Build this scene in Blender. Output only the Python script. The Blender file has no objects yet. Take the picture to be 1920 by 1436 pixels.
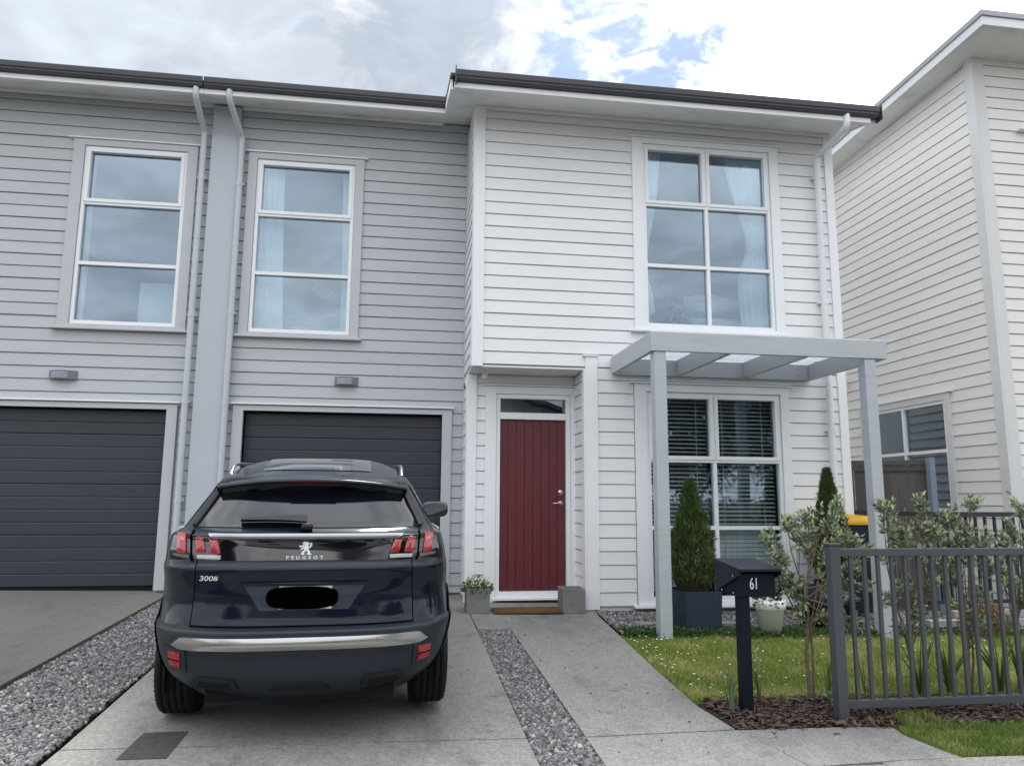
import bpy, bmesh, math, random
import numpy as np
from mathutils import Vector, Matrix, noise as mnoise
random.seed(7); rng = np.random.default_rng(7)
sc = bpy.context.scene
col = sc.collection
R = math.radians
# ------------------------------------------------------------------ camera
cam = bpy.data.cameras.new('camera'); camo = bpy.data.objects.new('camera', cam); col.objects.link(camo)
rt = Vector((0.98891353, -0.14836141, 0.00623896)); up = Vector((-0.02862353, -0.14922799, 0.98838844)); fw = Vector((0.14570768, 0.97760928, 0.15182021))
mw = Matrix.Identity(4)
for i in range(3):
    mw[i][0] = rt[i]; mw[i][1] = up[i]; mw[i][2] = -fw[i]
mw[2][3] = 1.2
camo.matrix_world = mw
cam.sensor_width = 36.0; cam.lens = 1400 / 1920 * 36; cam.clip_start = 0.05; cam.clip_end = 2000
sc.camera = camo
# ------------------------------------------------------------------ light
SUN_EL, SUN_AZ = 58.0, 14.0            # azimuth from +Y towards +X
SUN_POWER, SUN_ANGLE = 1.5, 14.0
SKY_GAIN = 0.9
EXPOSURE = 1.2
sd = Vector((math.sin(R(SUN_AZ)) * math.cos(R(SUN_EL)), math.cos(R(SUN_AZ)) * math.cos(R(SUN_EL)), math.sin(R(SUN_EL))))
sun = bpy.data.lights.new('sun', 'SUN'); sun.energy = SUN_POWER; sun.angle = R(SUN_ANGLE); sun.color = (1.0, 0.965, 0.92)
suno = bpy.data.objects.new('sun', sun); col.objects.link(suno)
suno.rotation_euler = (-sd).to_track_quat('-Z', 'Y').to_euler()
world = bpy.data.worlds.new('World'); sc.world = world; world.use_nodes = True
wt = world.node_tree; wt.nodes.clear()
def WN(t, **k):
    n = wt.nodes.new(t)
    for a, b in k.items(): setattr(n, a, b)
    return n
def wl(a, b): wt.links.new(a, b)
def wmath(op, a, b=None, c=None, clamp=False):
    n = WN('ShaderNodeMath', operation=op); n.use_clamp = clamp
    for i, v in enumerate((a, b, c)):
        if v is None: continue
        if isinstance(v, (int, float)): n.inputs[i].default_value = v
        else: wl(v, n.inputs[i])
    return n.outputs[0]
def wsmooth(v, lo, hi):
    n = WN('ShaderNodeMapRange', interpolation_type='SMOOTHSTEP'); wl(v, n.inputs[0])
    n.inputs[1].default_value = lo; n.inputs[2].default_value = hi; return n.outputs[0]
def wmix(f, a, b):
    n = WN('ShaderNodeMix', data_type='RGBA')
    for i, v in ((0, f), (6, a), (7, b)):
        if isinstance(v, (int, float)): n.inputs[i].default_value = v
        elif isinstance(v, tuple): n.inputs[i].default_value = (*v, 1)
        else: wl(v, n.inputs[i])
    return n.outputs[2]
tc = WN('ShaderNodeTexCoord'); D = tc.outputs['Generated']
sep = WN('ShaderNodeSeparateXYZ'); wl(D, sep.inputs[0])
zc = wmath('ADD', wmath('MAXIMUM', sep.outputs[2], 0.0), 0.22)
px_ = wmath('DIVIDE', sep.outputs[0], zc); py_ = wmath('DIVIDE', sep.outputs[1], zc)
comb = WN('ShaderNodeCombineXYZ'); wl(px_, comb.inputs[0]); wl(py_, comb.inputs[1])
def wnoise(scale, detail, rough, off, dist=0.0):
    mp = WN('ShaderNodeMapping'); wl(comb.outputs[0], mp.inputs[0]); mp.inputs[1].default_value = off
    n = WN('ShaderNodeTexNoise'); wl(mp.outputs[0], n.inputs['Vector']); n.inputs['Scale'].default_value = scale
    n.inputs['Detail'].default_value = detail; n.inputs['Roughness'].default_value = rough; n.inputs['Distortion'].default_value = dist
    return n.outputs[0]
def wdot(px, py):
    x, y = px - 960, 718 - py
    v = (rt * x + up * y + fw * 1400).normalized()
    n = WN('ShaderNodeVectorMath', operation='DOT_PRODUCT'); wl(D, n.inputs[0]); n.inputs[1].default_value = v
    return n.outputs['Value']
n1 = wnoise(1.9, 8, 0.58, (3.1, 1.7, 0)); n2 = wnoise(5.5, 6, 0.6, (0.4, 5.2, 0), 0.4); n3 = wnoise(0.8, 4, 0.5, (7.3, 2.2, 0))
sky = WN('ShaderNodeTexSky', sky_type='NISHITA'); sky.sun_disc = False; sky.sun_elevation = R(SUN_EL); sky.sun_rotation = R(SUN_AZ)
bluegain = WN('ShaderNodeMix', data_type='RGBA', blend_type='MULTIPLY'); bluegain.inputs[0].default_value = 1
wl(sky.outputs[0], bluegain.inputs[6]); bluegain.inputs[7].default_value = (0.065, 0.07, 0.078, 1)
# cloud shade: broken overcast, whiter towards the hidden sun, greyer elsewhere
grey = wsmooth(wmath('ADD', wmath('MULTIPLY', n1, 0.75), wmath('MULTIPLY', n3, 0.45)), 0.42, 0.78)
glow = wsmooth(wdot(1560, 60), 0.905, 0.985)
bright = wmath('ADD', wmath('MULTIPLY', grey, 0.5), wmath('MULTIPLY', glow, 0.95), clamp=True)
dk = wsmooth(wmath('ADD', wdot(760, 110), wmath('MULTIPLY', wmath('SUBTRACT', n2, 0.5), 0.05)), 0.982, 0.998)
dk2 = wsmooth(wmath('ADD', wdot(330, 60), wmath('MULTIPLY', wmath('SUBTRACT', n2, 0.5), 0.34)), 0.86, 0.965)
dk = wmath('MAXIMUM', dk, wmath('MULTIPLY', dk2, 0.8))
bright = wmath('MULTIPLY', bright, wmath('SUBTRACT', 1.0, wmath('MULTIPLY', dk, 0.92)))
cloud = wmix(bright, (0.525, 0.56, 0.61), (1.36, 1.36, 1.35))
shade = wmix(wmath('MULTIPLY', dk, 0.85), cloud, (0.235, 0.265, 0.315)); cloud = shade
wisp = wmath('MULTIPLY', wmath('SUBTRACT', n2, 0.5), 0.95)
cl2 = WN('ShaderNodeMix', data_type='RGBA', blend_type='MULTIPLY'); cl2.inputs[0].default_value = 1; wl(cloud, cl2.inputs[6])
cc = WN('ShaderNodeCombineColor'); g_ = wmath('ADD', 1.0, wisp)
for i in range(3): wl(g_, cc.inputs[i])
wl(cc.outputs[0], cl2.inputs[7])
# zenith is brighter, as under any overcast
zen = wmath('ADD', 1.0, wmath('MULTIPLY', wsmooth(sep.outputs[2], 0.56, 0.92), 0.6))
cl3 = WN('ShaderNodeMix', data_type='RGBA', blend_type='MULTIPLY'); cl3.inputs[0].default_value = 1; wl(cl2.outputs[2], cl3.inputs[6])
cc3 = WN('ShaderNodeCombineColor')
for i in range(3): wl(zen, cc3.inputs[i])
wl(cc3.outputs[0], cl3.inputs[7])
# openings of blue
hole_dir = wsmooth(wdot(1185, 40), 0.985, 0.997)
hn = wnoise(7.5, 9, 0.66, (1.3, 0.2, 0), 0.3)
hole = wsmooth(wmath('ADD', wmath('MULTIPLY', hole_dir, 0.37), hn), 0.64, 0.93)
hole_far = wsmooth(wmath('ADD', wmath('MULTIPLY', n3, 0.4), n1), 0.98, 1.12)
holeall = wmath('MAXIMUM', hole, wmath('MULTIPLY', hole_far, 0.5))
skyc = wmix(holeall, cl3.outputs[2], bluegain.outputs[2])
bg = WN('ShaderNodeBackground'); wl(skyc, bg.inputs[0]); bg.inputs[1].default_value = SKY_GAIN
wo = WN('ShaderNodeOutputWorld'); wl(bg.outputs[0], wo.inputs[0])
vs = sc.view_settings; vs.view_transform = 'Standard'; vs.look = 'None'; vs.exposure = EXPOSURE; vs.gamma = 1; vs.use_curve_mapping = False
sc.cycles.use_denoising = True
sc.cycles.max_bounces = 8; sc.cycles.transparent_max_bounces = 12

# ------------------------------------------------------------------ ground shape
def G(x, y): return -0.035 * (8.8 - y) - 0.015 * (x - 1.5)

# ------------------------------------------------------------------ materials
MATS = {}
def mat(name, c, rough=0.6, spec=0.4, metal=0.0, var=0.06, vscale=3.0, bump=0.0, bscale=60.0, coat=0.0, objvar=0.0, stretch=(1, 1, 1), dirt=None):
    if name in MATS: return MATS[name]
    m = bpy.data.materials.new(name); m.use_nodes = True; nt = m.node_tree; N = nt.nodes; L = nt.links
    b = N['Principled BSDF']; b.inputs['Roughness'].default_value = rough; b.inputs['Metallic'].default_value = metal
    b.inputs['Specular IOR Level'].default_value = spec; b.inputs['Coat Weight'].default_value = coat; b.inputs['Coat Roughness'].default_value = 0.04
    t = N.new('ShaderNodeTexCoord'); mp = N.new('ShaderNodeMapping'); mp.inputs['Scale'].default_value = stretch
    geo = N.new('ShaderNodeNewGeometry'); L.new(geo.outputs['Position'], mp.inputs[0])
    n = N.new('ShaderNodeTexNoise'); L.new(mp.outputs[0], n.inputs['Vector']); n.inputs['Scale'].default_value = vscale; n.inputs['Detail'].default_value = 6; n.inputs['Roughness'].default_value = 0.6
    mr = N.new('ShaderNodeMapRange'); L.new(n.outputs[0], mr.inputs[0]); mr.inputs[1].default_value = 0.3; mr.inputs[2].default_value = 0.7
    mr.inputs[3].default_value = 1 - var; mr.inputs[4].default_value = 1 + var
    val = mr.outputs[0]
    if objvar:
        oi = N.new('ShaderNodeObjectInfo'); m2 = N.new('ShaderNodeMapRange'); L.new(oi.outputs['Random'], m2.inputs[0]); m2.inputs[3].default_value = 1 - objvar; m2.inputs[4].default_value = 1 + objvar
        mm = N.new('ShaderNodeMath'); mm.operation = 'MULTIPLY'; L.new(val, mm.inputs[0]); L.new(m2.outputs[0], mm.inputs[1]); val = mm.outputs[0]
    vm = N.new('ShaderNodeVectorMath'); vm.operation = 'SCALE'; vm.inputs[0].default_value = c; L.new(val, vm.inputs['Scale'])
    outc = vm.outputs[0]
    if dirt:
        dc, ds, lo, hi = dirt
        d = N.new('ShaderNodeTexNoise'); L.new(mp.outputs[0], d.inputs['Vector']); d.inputs['Scale'].default_value = ds; d.inputs['Detail'].default_value = 8
        dr = N.new('ShaderNodeMapRange'); L.new(d.outputs[0], dr.inputs[0]); dr.inputs[1].default_value = lo; dr.inputs[2].default_value = hi
        mx = N.new('ShaderNodeMix'); mx.data_type = 'RGBA'; L.new(dr.outputs[0], mx.inputs[0]); L.new(outc, mx.inputs[6]); mx.inputs[7].default_value = (*dc, 1); outc = mx.outputs[2]
    L.new(outc, b.inputs['Base Color'])
    rv = N.new('ShaderNodeMapRange'); L.new(n.outputs[0], rv.inputs[0]); rv.inputs[3].default_value = max(0.02, rough - 0.06); rv.inputs[4].default_value = min(1, rough + 0.06); L.new(rv.outputs[0], b.inputs['Roughness'])
    if bump:
        bn = N.new('ShaderNodeTexNoise'); L.new(mp.outputs[0], bn.inputs['Vector']); bn.inputs['Scale'].default_value = bscale; bn.inputs['Detail'].default_value = 4
        bp = N.new('ShaderNodeBump'); bp.inputs['Strength'].default_value = bump; bp.inputs['Distance'].default_value = 0.01; L.new(bn.outputs[0], bp.inputs['Height']); L.new(bp.outputs[0], b.inputs['Normal'])
    MATS[name] = m; return m
def leafmat(name, c, c2, trans=0.25, rough=0.5, spec=0.3, attr=False):
    m = bpy.data.materials.new(name); m.use_nodes = True; nt = m.node_tree; N = nt.nodes; L = nt.links
    b = N['Principled BSDF']; b.inputs['Roughness'].default_value = rough; b.inputs['Specular IOR Level'].default_value = spec
    geo = N.new('ShaderNodeNewGeometry'); cr = N.new('ShaderNodeMix'); cr.data_type = 'RGBA'
    L.new(geo.outputs['Random Per Island'], cr.inputs[0]); cr.inputs[6].default_value = (*c, 1); cr.inputs[7].default_value = (*c2, 1)
    L.new(cr.outputs[2], b.inputs['Base Color'])
    tr = N.new('ShaderNodeBsdfTranslucent'); L.new(cr.outputs[2], tr.inputs[0]); ms = N.new('ShaderNodeMixShader'); ms.inputs[0].default_value = trans
    L.new(b.outputs[0], ms.inputs[1]); L.new(tr.outputs[0], ms.inputs[2]); L.new(ms.outputs[0], N['Material Output'].inputs[0])
    MATS[name] = m; return m
def glassmat(name, refl=0.12, tint=(0.8, 0.86, 0.88), rough=0.01):
    m = bpy.data.materials.new(name); m.use_nodes = True; N = m.node_tree.nodes; L = m.node_tree.links; N.remove(N['Principled BSDF'])
    g = N.new('ShaderNodeBsdfGlossy'); g.inputs['Roughness'].default_value = rough; g.inputs[0].default_value = (0.74, 0.87, 1.0, 1)
    t = N.new('ShaderNodeBsdfTransparent'); t.inputs[0].default_value = (*tint, 1)
    f = N.new('ShaderNodeFresnel'); f.inputs[0].default_value = 1.5; a = N.new('ShaderNodeMath'); a.operation = 'ADD'; a.use_clamp = True; L.new(f.outputs[0], a.inputs[0]); a.inputs[1].default_value = refl
    nz = N.new('ShaderNodeTexNoise'); nz.inputs['Scale'].default_value = 1.3; geo = N.new('ShaderNodeNewGeometry'); L.new(geo.outputs['Position'], nz.inputs['Vector'])
    bp = N.new('ShaderNodeBump'); bp.inputs['Strength'].default_value = 0.04; bp.inputs['Distance'].default_value = 0.05; L.new(nz.outputs[0], bp.inputs['Height']); L.new(bp.outputs[0], g.inputs['Normal'])
    s = N.new('ShaderNodeMixShader'); L.new(a.outputs[0], s.inputs[0]); L.new(t.outputs[0], s.inputs[1]); L.new(g.outputs[0], s.inputs[2]); L.new(s.outputs[0], N['Material Output'].inputs[0])
    MATS[name] = m; return m
def concretemat(name, c, c2, speck=0.35, sscale=70.0, stain=(0.10, 0.11, 0.10)):
    m = bpy.data.materials.new(name); m.use_nodes = True; nt = m.node_tree; N = nt.nodes; L = nt.links; b = N['Principled BSDF']
    b.inputs['Roughness'].default_value = 0.85; b.inputs['Specular IOR Level'].default_value = 0.25
    geo = N.new('ShaderNodeNewGeometry')
    def nz(s, d=6, r=0.6):
        n = N.new('ShaderNodeTexNoise'); mp_ = N.new('ShaderNodeMapping'); mp_.inputs['Scale'].default_value = (1.5, .55, 1) if s < 2 else (1, 1, 1); L.new(geo.outputs['Position'], mp_.inputs[0]); L.new(mp_.outputs[0], n.inputs['Vector']); n.inputs['Scale'].default_value = s; n.inputs['Detail'].default_value = d; n.inputs['Roughness'].default_value = r; return n.outputs[0]
    def mr(v, a, b_, c_, d_):
        n = N.new('ShaderNodeMapRange'); L.new(v, n.inputs[0])
        for i, q in enumerate((a, b_, c_, d_)): n.inputs[i + 1].default_value = q
        return n.outputs[0]
    def mx(f, a, b_):
        n = N.new('ShaderNodeMix'); n.data_type = 'RGBA'; L.new(f, n.inputs[0])
        for i, v in ((6, a), (7, b_)):
            if isinstance(v, tuple): n.inputs[i].default_value = (*v, 1)
            else: L.new(v, n.inputs[i])
        return n.outputs[2]
    v = N.new('ShaderNodeTexVoronoi'); v.inputs['Scale'].default_value = sscale; L.new(geo.outputs['Position'], v.inputs['Vector'])
    vs_ = N.new('ShaderNodeSeparateColor'); L.new(v.outputs['Color'], vs_.inputs[0])
    base = mx(mr(nz(1.1), 0.35, 0.68, 0, 1), c, c2)
    st = mx(mr(nz(0.55, 8, 0.7), 0.44, 0.68, 0, 0.9), base, stain)
    st = mx(mr(nz(5.0, 6, 0.65), 0.57, 0.74, 0, 0.5), st, tuple(q * .6 for q in stain))
    spk = mr(vs_.outputs[0], 0.0, 1.0, 1 - speck, 1 + speck)
    fine = mr(nz(260, 2), 0.3, 0.7, 0.82, 1.18)
    pm = N.new('ShaderNodeMath'); pm.operation = 'MULTIPLY'; L.new(spk, pm.inputs[0]); L.new(fine, pm.inputs[1])
    vm = N.new('ShaderNodeVectorMath'); vm.operation = 'SCALE'; L.new(st, vm.inputs[0]); L.new(pm.outputs[0], vm.inputs['Scale']); L.new(vm.outputs[0], b.inputs['Base Color'])
    bp = N.new('ShaderNodeBump'); bp.inputs['Strength'].default_value = 0.4; bp.inputs['Distance'].default_value = 0.004; L.new(v.outputs['Distance'], bp.inputs['Height']); L.new(bp.outputs[0], b.inputs['Normal'])
    MATS[name] = m; return m

WHITE = mat('white_weatherboard_paint', (0.765, 0.77, 0.785), 0.5, var=0.025, vscale=1.5, objvar=0.015, bump=0.03, bscale=90, stretch=(1, 1, 4), dirt=((0.60, 0.61, 0.61), 2.2, 0.62, 1.1))
WTRIM = mat('white_trim_paint', (0.80, 0.81, 0.835), 0.42, var=0.02, bump=0.03, bscale=60, dirt=((0.62, 0.62, 0.62), 3, 0.62, 1.1))
GREY = mat('grey_weatherboard_paint', (0.452, 0.474, 0.496), 0.5, var=0.03, vscale=1.5, objvar=0.018, bump=0.05, bscale=90, stretch=(1, 1, 4), dirt=((0.35, 0.36, 0.37), 2.2, 0.62, 1.1))
GTRIM = mat('grey_trim_paint', (0.475, 0.49, 0.515), 0.42, var=0.02, dirt=((0.33, 0.34, 0.35), 5, 0.62, 1.0))
CREAM = mat('cream_weatherboard_paint', (0.72, 0.715, 0.685), 0.5, var=0.03, vscale=1.5, objvar=0.015, bump=0.05, bscale=90, stretch=(1, 1, 4), dirt=((0.48, 0.48, 0.45), 3.0, 0.60, 0.98))
CTRIM = mat('cream_trim_paint', (0.62, 0.625, 0.63), 0.42, var=0.02)
SOFF = mat('soffit_paint', (0.76, 0.76, 0.755), 0.6, var=0.03, dirt=((0.42, 0.42, 0.42), 2.5, 0.55, 0.9))
ALU = mat('white_window_frame', (0.80, 0.815, 0.83), 0.3, var=0.01)
GUTM = mat('dark_gutter_steel', (0.045, 0.045, 0.058), 0.32, 0.5, var=0.05)
GUTR = mat('grey_gutter_steel', (0.33, 0.34, 0.38), 0.35, 0.5, var=0.04)
ROOFM = mat('dark_roof_steel', (0.05, 0.05, 0.06), 0.4)
FLASH = mat('bright_flashing', (0.78, 0.80, 0.83), 0.3, var=0.02)
GARM = mat('charcoal_garage_steel', (0.030, 0.034, 0.048), 0.42, 0.45, var=0.08, vscale=14, bump=0.12, bscale=160, stretch=(0.3, 1, 6))
REDD = mat('maroon_door_paint', (0.118, 0.024, 0.031), 0.38, 0.4, var=0.04)
PERG = mat('pergola_grey_paint', (0.42, 0.445, 0.475), 0.45, var=0.04, vscale=2.5, bump=0.08, bscale=40, stretch=(0.4, 1, 5), dirt=((0.3, 0.31, 0.32), 4, 0.60, 0.95))
CHROME = mat('satin_chrome', (0.62, 0.62, 0.62), 0.22, 0.5, 1.0, var=0.02)
STEEL = mat('brushed_steel', (0.55, 0.54, 0.52), 0.28, 0.5, 1.0)
GLASS = glassmat('window_glass', 0.12, (0.88, 0.93, 0.95))
GLASSL = glassmat('lower_window_glass', 0.05, (0.90, 0.94, 0.94))
DARKM = mat('black_void', (0.012, 0.012, 0.014), 0.9, 0.1)
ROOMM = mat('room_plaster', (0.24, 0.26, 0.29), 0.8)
CURT = mat('sheer_curtain', (0.88, 0.92, 0.93), 0.8, 0.1, var=0.04, vscale=20, stretch=(4, 4, 0.3))
CONC = concretemat('driveway_concrete', (0.215, 0.213, 0.20), (0.29, 0.285, 0.268), 0.22, 85, (0.09, 0.094, 0.088))
CONC2 = concretemat('neighbour_driveway_concrete', (0.16, 0.16, 0.148), (0.225, 0.218, 0.19), 0.14, 90, (0.085, 0.09, 0.08))
CONC3 = concretemat('footpath_concrete', (0.225, 0.224, 0.213), (0.275, 0.273, 0.26), 0.22, 90, (0.13, 0.13, 0.125))
BASEC = concretemat('foundation_concrete', (0.23, 0.225, 0.22), (0.3, 0.29, 0.28), 0.06, 40, (0.16, 0.15, 0.145))
POTC = concretemat('planter_concrete', (0.20, 0.20, 0.195), (0.27, 0.27, 0.26), 0.05, 50, (0.10, 0.10, 0.095))
TIMB = mat('weathered_timber', (0.10, 0.092, 0.088), 0.8, 0.2, var=0.16, vscale=9, bump=0.3, bscale=30, objvar=0.12, stretch=(4, 4, 0.35))
FENM = mat('grey_powder_coat', (0.062, 0.07, 0.078), 0.38, 0.4, var=0.04)
BLKM = mat('black_railing_paint', (0.022, 0.024, 0.03), 0.4, 0.4)
NAVY = mat('navy_mailbox_paint', (0.003, 0.006, 0.014), 0.5, 0.2, var=0.1)
NUMW = mat('white_number', (0.75, 0.76, 0.78), 0.4)
RIBP = mat('ribbed_planter_plastic', (0.024, 0.036, 0.06), 0.5, 0.35, var=0.1, vscale=8)
BARK = mat('grey_brown_bark', (0.16, 0.12, 0.09), 0.9, 0.1, var=0.25, vscale=30, bump=0.5, bscale=80)
SOIL = mat('dark_soil', (0.035, 0.025, 0.02), 0.95, 0.1, var=0.3, vscale=20, bump=0.6, bscale=60)

# ------------------------------------------------------------------ mesh helpers
def wloc(o):
    v = Vector((0, 0, 0))
    while o: v += o.location; o = o.parent
    return v
class MB:
    def __init__(s): s.v = []; s.f = []; s.fs = []
    def add(s, vs, fs, smooth=False):
        b = len(s.v); s.v += [tuple(q) for q in vs]; s.f += [tuple(i + b for i in f) for f in fs]; s.fs += [smooth] * len(fs); return s
    def box(s, x0, x1, y0, y1, z0, z1):
        return s.add([(x0, y0, z0), (x1, y0, z0), (x1, y1, z0), (x0, y1, z0), (x0, y0, z1), (x1, y0, z1), (x1, y1, z1), (x0, y1, z1)],
                     [(0, 3, 2, 1), (4, 5, 6, 7), (0, 1, 5, 4), (1, 2, 6, 5), (2, 3, 7, 6), (3, 0, 4, 7)])
    def hexa(s, P): return s.add(P, [(0, 3, 2, 1), (4, 5, 6, 7), (0, 1, 5, 4), (1, 2, 6, 5), (2, 3, 7, 6), (3, 0, 4, 7)])
    def prism(s, poly, axis, a0, a1):
        """poly: list of 2D points; axis 0: (y,z) extruded in x; 1: (x,z) in y; 2: (x,y) in z"""
        n = len(poly)
        def P(p, a): return (a, p[0], p[1]) if axis == 0 else (p[0], a, p[1]) if axis == 1 else (p[0], p[1], a)
        return s.add([P(p, a0) for p in poly] + [P(p, a1) for p in poly],
                     [tuple(range(n)), tuple(range(2 * n - 1, n - 1, -1))] + [(i, i + n, (i + 1) % n + n, (i + 1) % n) for i in range(n)])
    def tube(s, pts, r, seg=10, caps=True):
        pts = [Vector(p) for p in pts]; n = len(pts); rr = r if isinstance(r, (list, tuple)) else [r] * n
        vs = []; prev = None
        for i, p in enumerate(pts):
            t = (pts[min(i + 1, n - 1)] - pts[max(i - 1, 0)]).normalized()
            if prev is None:
                a = t.orthogonal().normalized()
            else:
                a = (prev - t * prev.dot(t)).normalized()
            prev = a; b = t.cross(a)
            for k in range(seg):
                an = 2 * math.pi * k / seg; vs.append(p + (a * math.cos(an) + b * math.sin(an)) * rr[i])
        fs = [(i * seg + k, i * seg + (k + 1) % seg, (i + 1) * seg + (k + 1) % seg, (i + 1) * seg + k) for i in range(n - 1) for k in range(seg)]
        s.add(vs, fs, True)
        if caps:
            s.add(vs[:seg], [tuple(range(seg))[::-1]]); s.add(vs[-seg:], [tuple(range(seg))])
        return s
    def lathe(s, prof, c, seg=24, axis=2, smooth=True):
        vs = []
        for r, h in prof:
            for k in range(seg):
                a = 2 * math.pi * k / seg; u, w = r * math.cos(a), r * math.sin(a)
                p = (u, w, h) if axis == 2 else (h, u, w) if axis == 0 else (u, h, w)
                vs.append((p[0] + c[0], p[1] + c[1], p[2] + c[2]))
        n = len(prof)
        return s.add(vs, [(i * seg + k, i * seg + (k + 1) % seg, (i + 1) * seg + (k + 1) % seg, (i + 1) * seg + k) for i in range(n - 1) for k in range(seg)], smooth)
    def ico(s, c, r, sub=2, jit=0.0):
        bm = bmesh.new(); bmesh.ops.create_icosphere(bm, subdivisions=sub, radius=1)
        rr = r if isinstance(r, (tuple, list)) else (r, r, r)
        vs = []
        for v in bm.verts:
            k = 1 + (mnoise.noise(v.co * 2.3 + Vector(c) * 3) * jit if jit else 0)
            vs.append((c[0] + v.co.x * rr[0] * k, c[1] + v.co.y * rr[1] * k, c[2] + v.co.z * rr[2] * k))
        s.add(vs, [tuple(v.index for v in f.verts) for f in bm.faces], True); bm.free(); return s
    def grid(s, fn, nu, nv, smooth=True, close=False):
        vs = [fn(i / nu, j / nv) for j in range(nv + 1) for i in range(nu + 1)]
        return s.add(vs, [(j * (nu + 1) + i, j * (nu + 1) + i + 1, (j + 1) * (nu + 1) + i + 1, (j + 1) * (nu + 1) + i) for j in range(nv) for i in range(nu)], smooth)
    def build(s, name, m, parent=None, local=False, bevel=0.0, bseg=2, label=None, cat=None, group=None, kind=None, recalc=True):
        me = bpy.data.meshes.new(name)
        vs = np.array(s.v, dtype=float)
        if parent and not local: vs = vs - np.array(wloc(parent))
        me.from_pydata(vs.tolist(), [], s.f); me.polygons.foreach_set('use_smooth', s.fs)
        if recalc:
            bm = bmesh.new(); bm.from_mesh(me); bmesh.ops.recalc_face_normals(bm, faces=bm.faces); bm.to_mesh(me); bm.free()
        for q in (m if isinstance(m, list) else [m]): me.materials.append(q)
        return link(name, me, parent, bevel, bseg, label, cat, group, kind)
def link(name, me, parent=None, bevel=0.0, bseg=2, label=None, cat=None, group=None, kind=None, loc=None):
    o = bpy.data.objects.new(name, me); col.objects.link(o)
    if parent: o.parent = parent
    if loc is not None: o.location = loc
    if bevel:
        b = o.modifiers.new('bevel', 'BEVEL'); b.width = bevel; b.segments = bseg; b.limit_method = 'ANGLE'
    if label: o['label'] = label
    if cat: o['category'] = cat
    if group: o['group'] = group
    if kind: o['kind'] = kind
    return o
def thing(name, loc, label, cat, group=None, rz=0.0):
    o = bpy.data.objects.new(name, None); col.objects.link(o); o.location = loc; o.rotation_euler = (0, 0, rz)
    o['label'] = label; o['category'] = cat
    if group: o['group'] = group
    o.empty_display_size = 0.2
    return o
def raw_mesh(name, V, F, m, parent=None, smooth=False, **k):
    me = bpy.data.meshes.new(name); V = np.asarray(V, dtype=np.float32); F = np.asarray(F, dtype=np.int32); kk = F.shape[1]
    if parent: V = V - np.array(wloc(parent), dtype=np.float32)
    me.vertices.add(len(V)); me.vertices.foreach_set('co', V.ravel()); me.loops.add(F.size); me.loops.foreach_set('vertex_index', F.ravel())
    me.polygons.add(len(F)); me.polygons.foreach_set('loop_start', np.arange(0, F.size, kk)); me.polygons.foreach_set('loop_total', np.full(len(F), kk))
    me.polygons.foreach_set('use_smooth', np.full(len(F), smooth)); me.update(); me.validate()
    me.materials.append(m); return link(name, me, parent, **k)
def scatter(base_v, base_f, pos, rot, scl):
    """instances a small mesh: pos (n,3), rot (n,3,3), scl (n,3)"""
    n = len(pos); bv = np.asarray(base_v, float); bf = np.asarray(base_f)
    V = bv[None] * scl[:, None, :]; V = np.einsum('nij,nkj->nki', rot, V) + pos[:, None, :]
    F = bf[None] + (np.arange(n) * len(bv))[:, None, None]
    return V.reshape(-1, 3), F.reshape(-1, bf.shape[1])
def rand_rot(n, tilt=math.pi):
    q = rng.normal(size=(n, 4)); q /= np.linalg.norm(q, axis=1)[:, None]; w, x, y, z = q.T
    return np.stack([1 - 2 * (y * y + z * z), 2 * (x * y - z * w), 2 * (x * z + y * w), 2 * (x * y + z * w), 1 - 2 * (x * x + z * z), 2 * (y * z - x * w), 2 * (x * z - y * w), 2 * (y * z + x * w), 1 - 2 * (x * x + y * y)], 1).reshape(n, 3, 3)
def frame_rot(d, roll):
    """rotations whose local Y is d (n,3), random roll"""
    d = d / np.linalg.norm(d, axis=1)[:, None]; h = np.where(np.abs(d[:, 2:3]) > 0.9, np.array([[1., 0, 0]]), np.array([[0, 0, 1.]]))
    x = np.cross(d, h); x /= np.linalg.norm(x, axis=1)[:, None]; z = np.cross(x, d)
    c, s_ = np.cos(roll)[:, None], np.sin(roll)[:, None]; x2 = x * c + z * s_; z2 = -x * s_ + z * c
    return np.stack([x2, d, z2], 2)
def bars(mb, holes, x0, x1, z0, z1, put):
    """cells of a rectangle minus rectangular holes"""
    xs = sorted({x0, x1, *[q for h in holes for q in h[:2] if x0 < q < x1]}); zs = sorted({z0, z1, *[q for h in holes for q in h[2:] if z0 < q < z1]})
    for a, b in zip(xs, xs[1:]):
        for c, d in zip(zs, zs[1:]):
            mx, mz = (a + b) / 2, (c + d) / 2
            if not any(h[0] < mx < h[1] and h[2] < mz < h[3] for h in holes): put(a, b, c, d)
COVER = 0.15
board_cache = {}; brg = random.Random(5)
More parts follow.
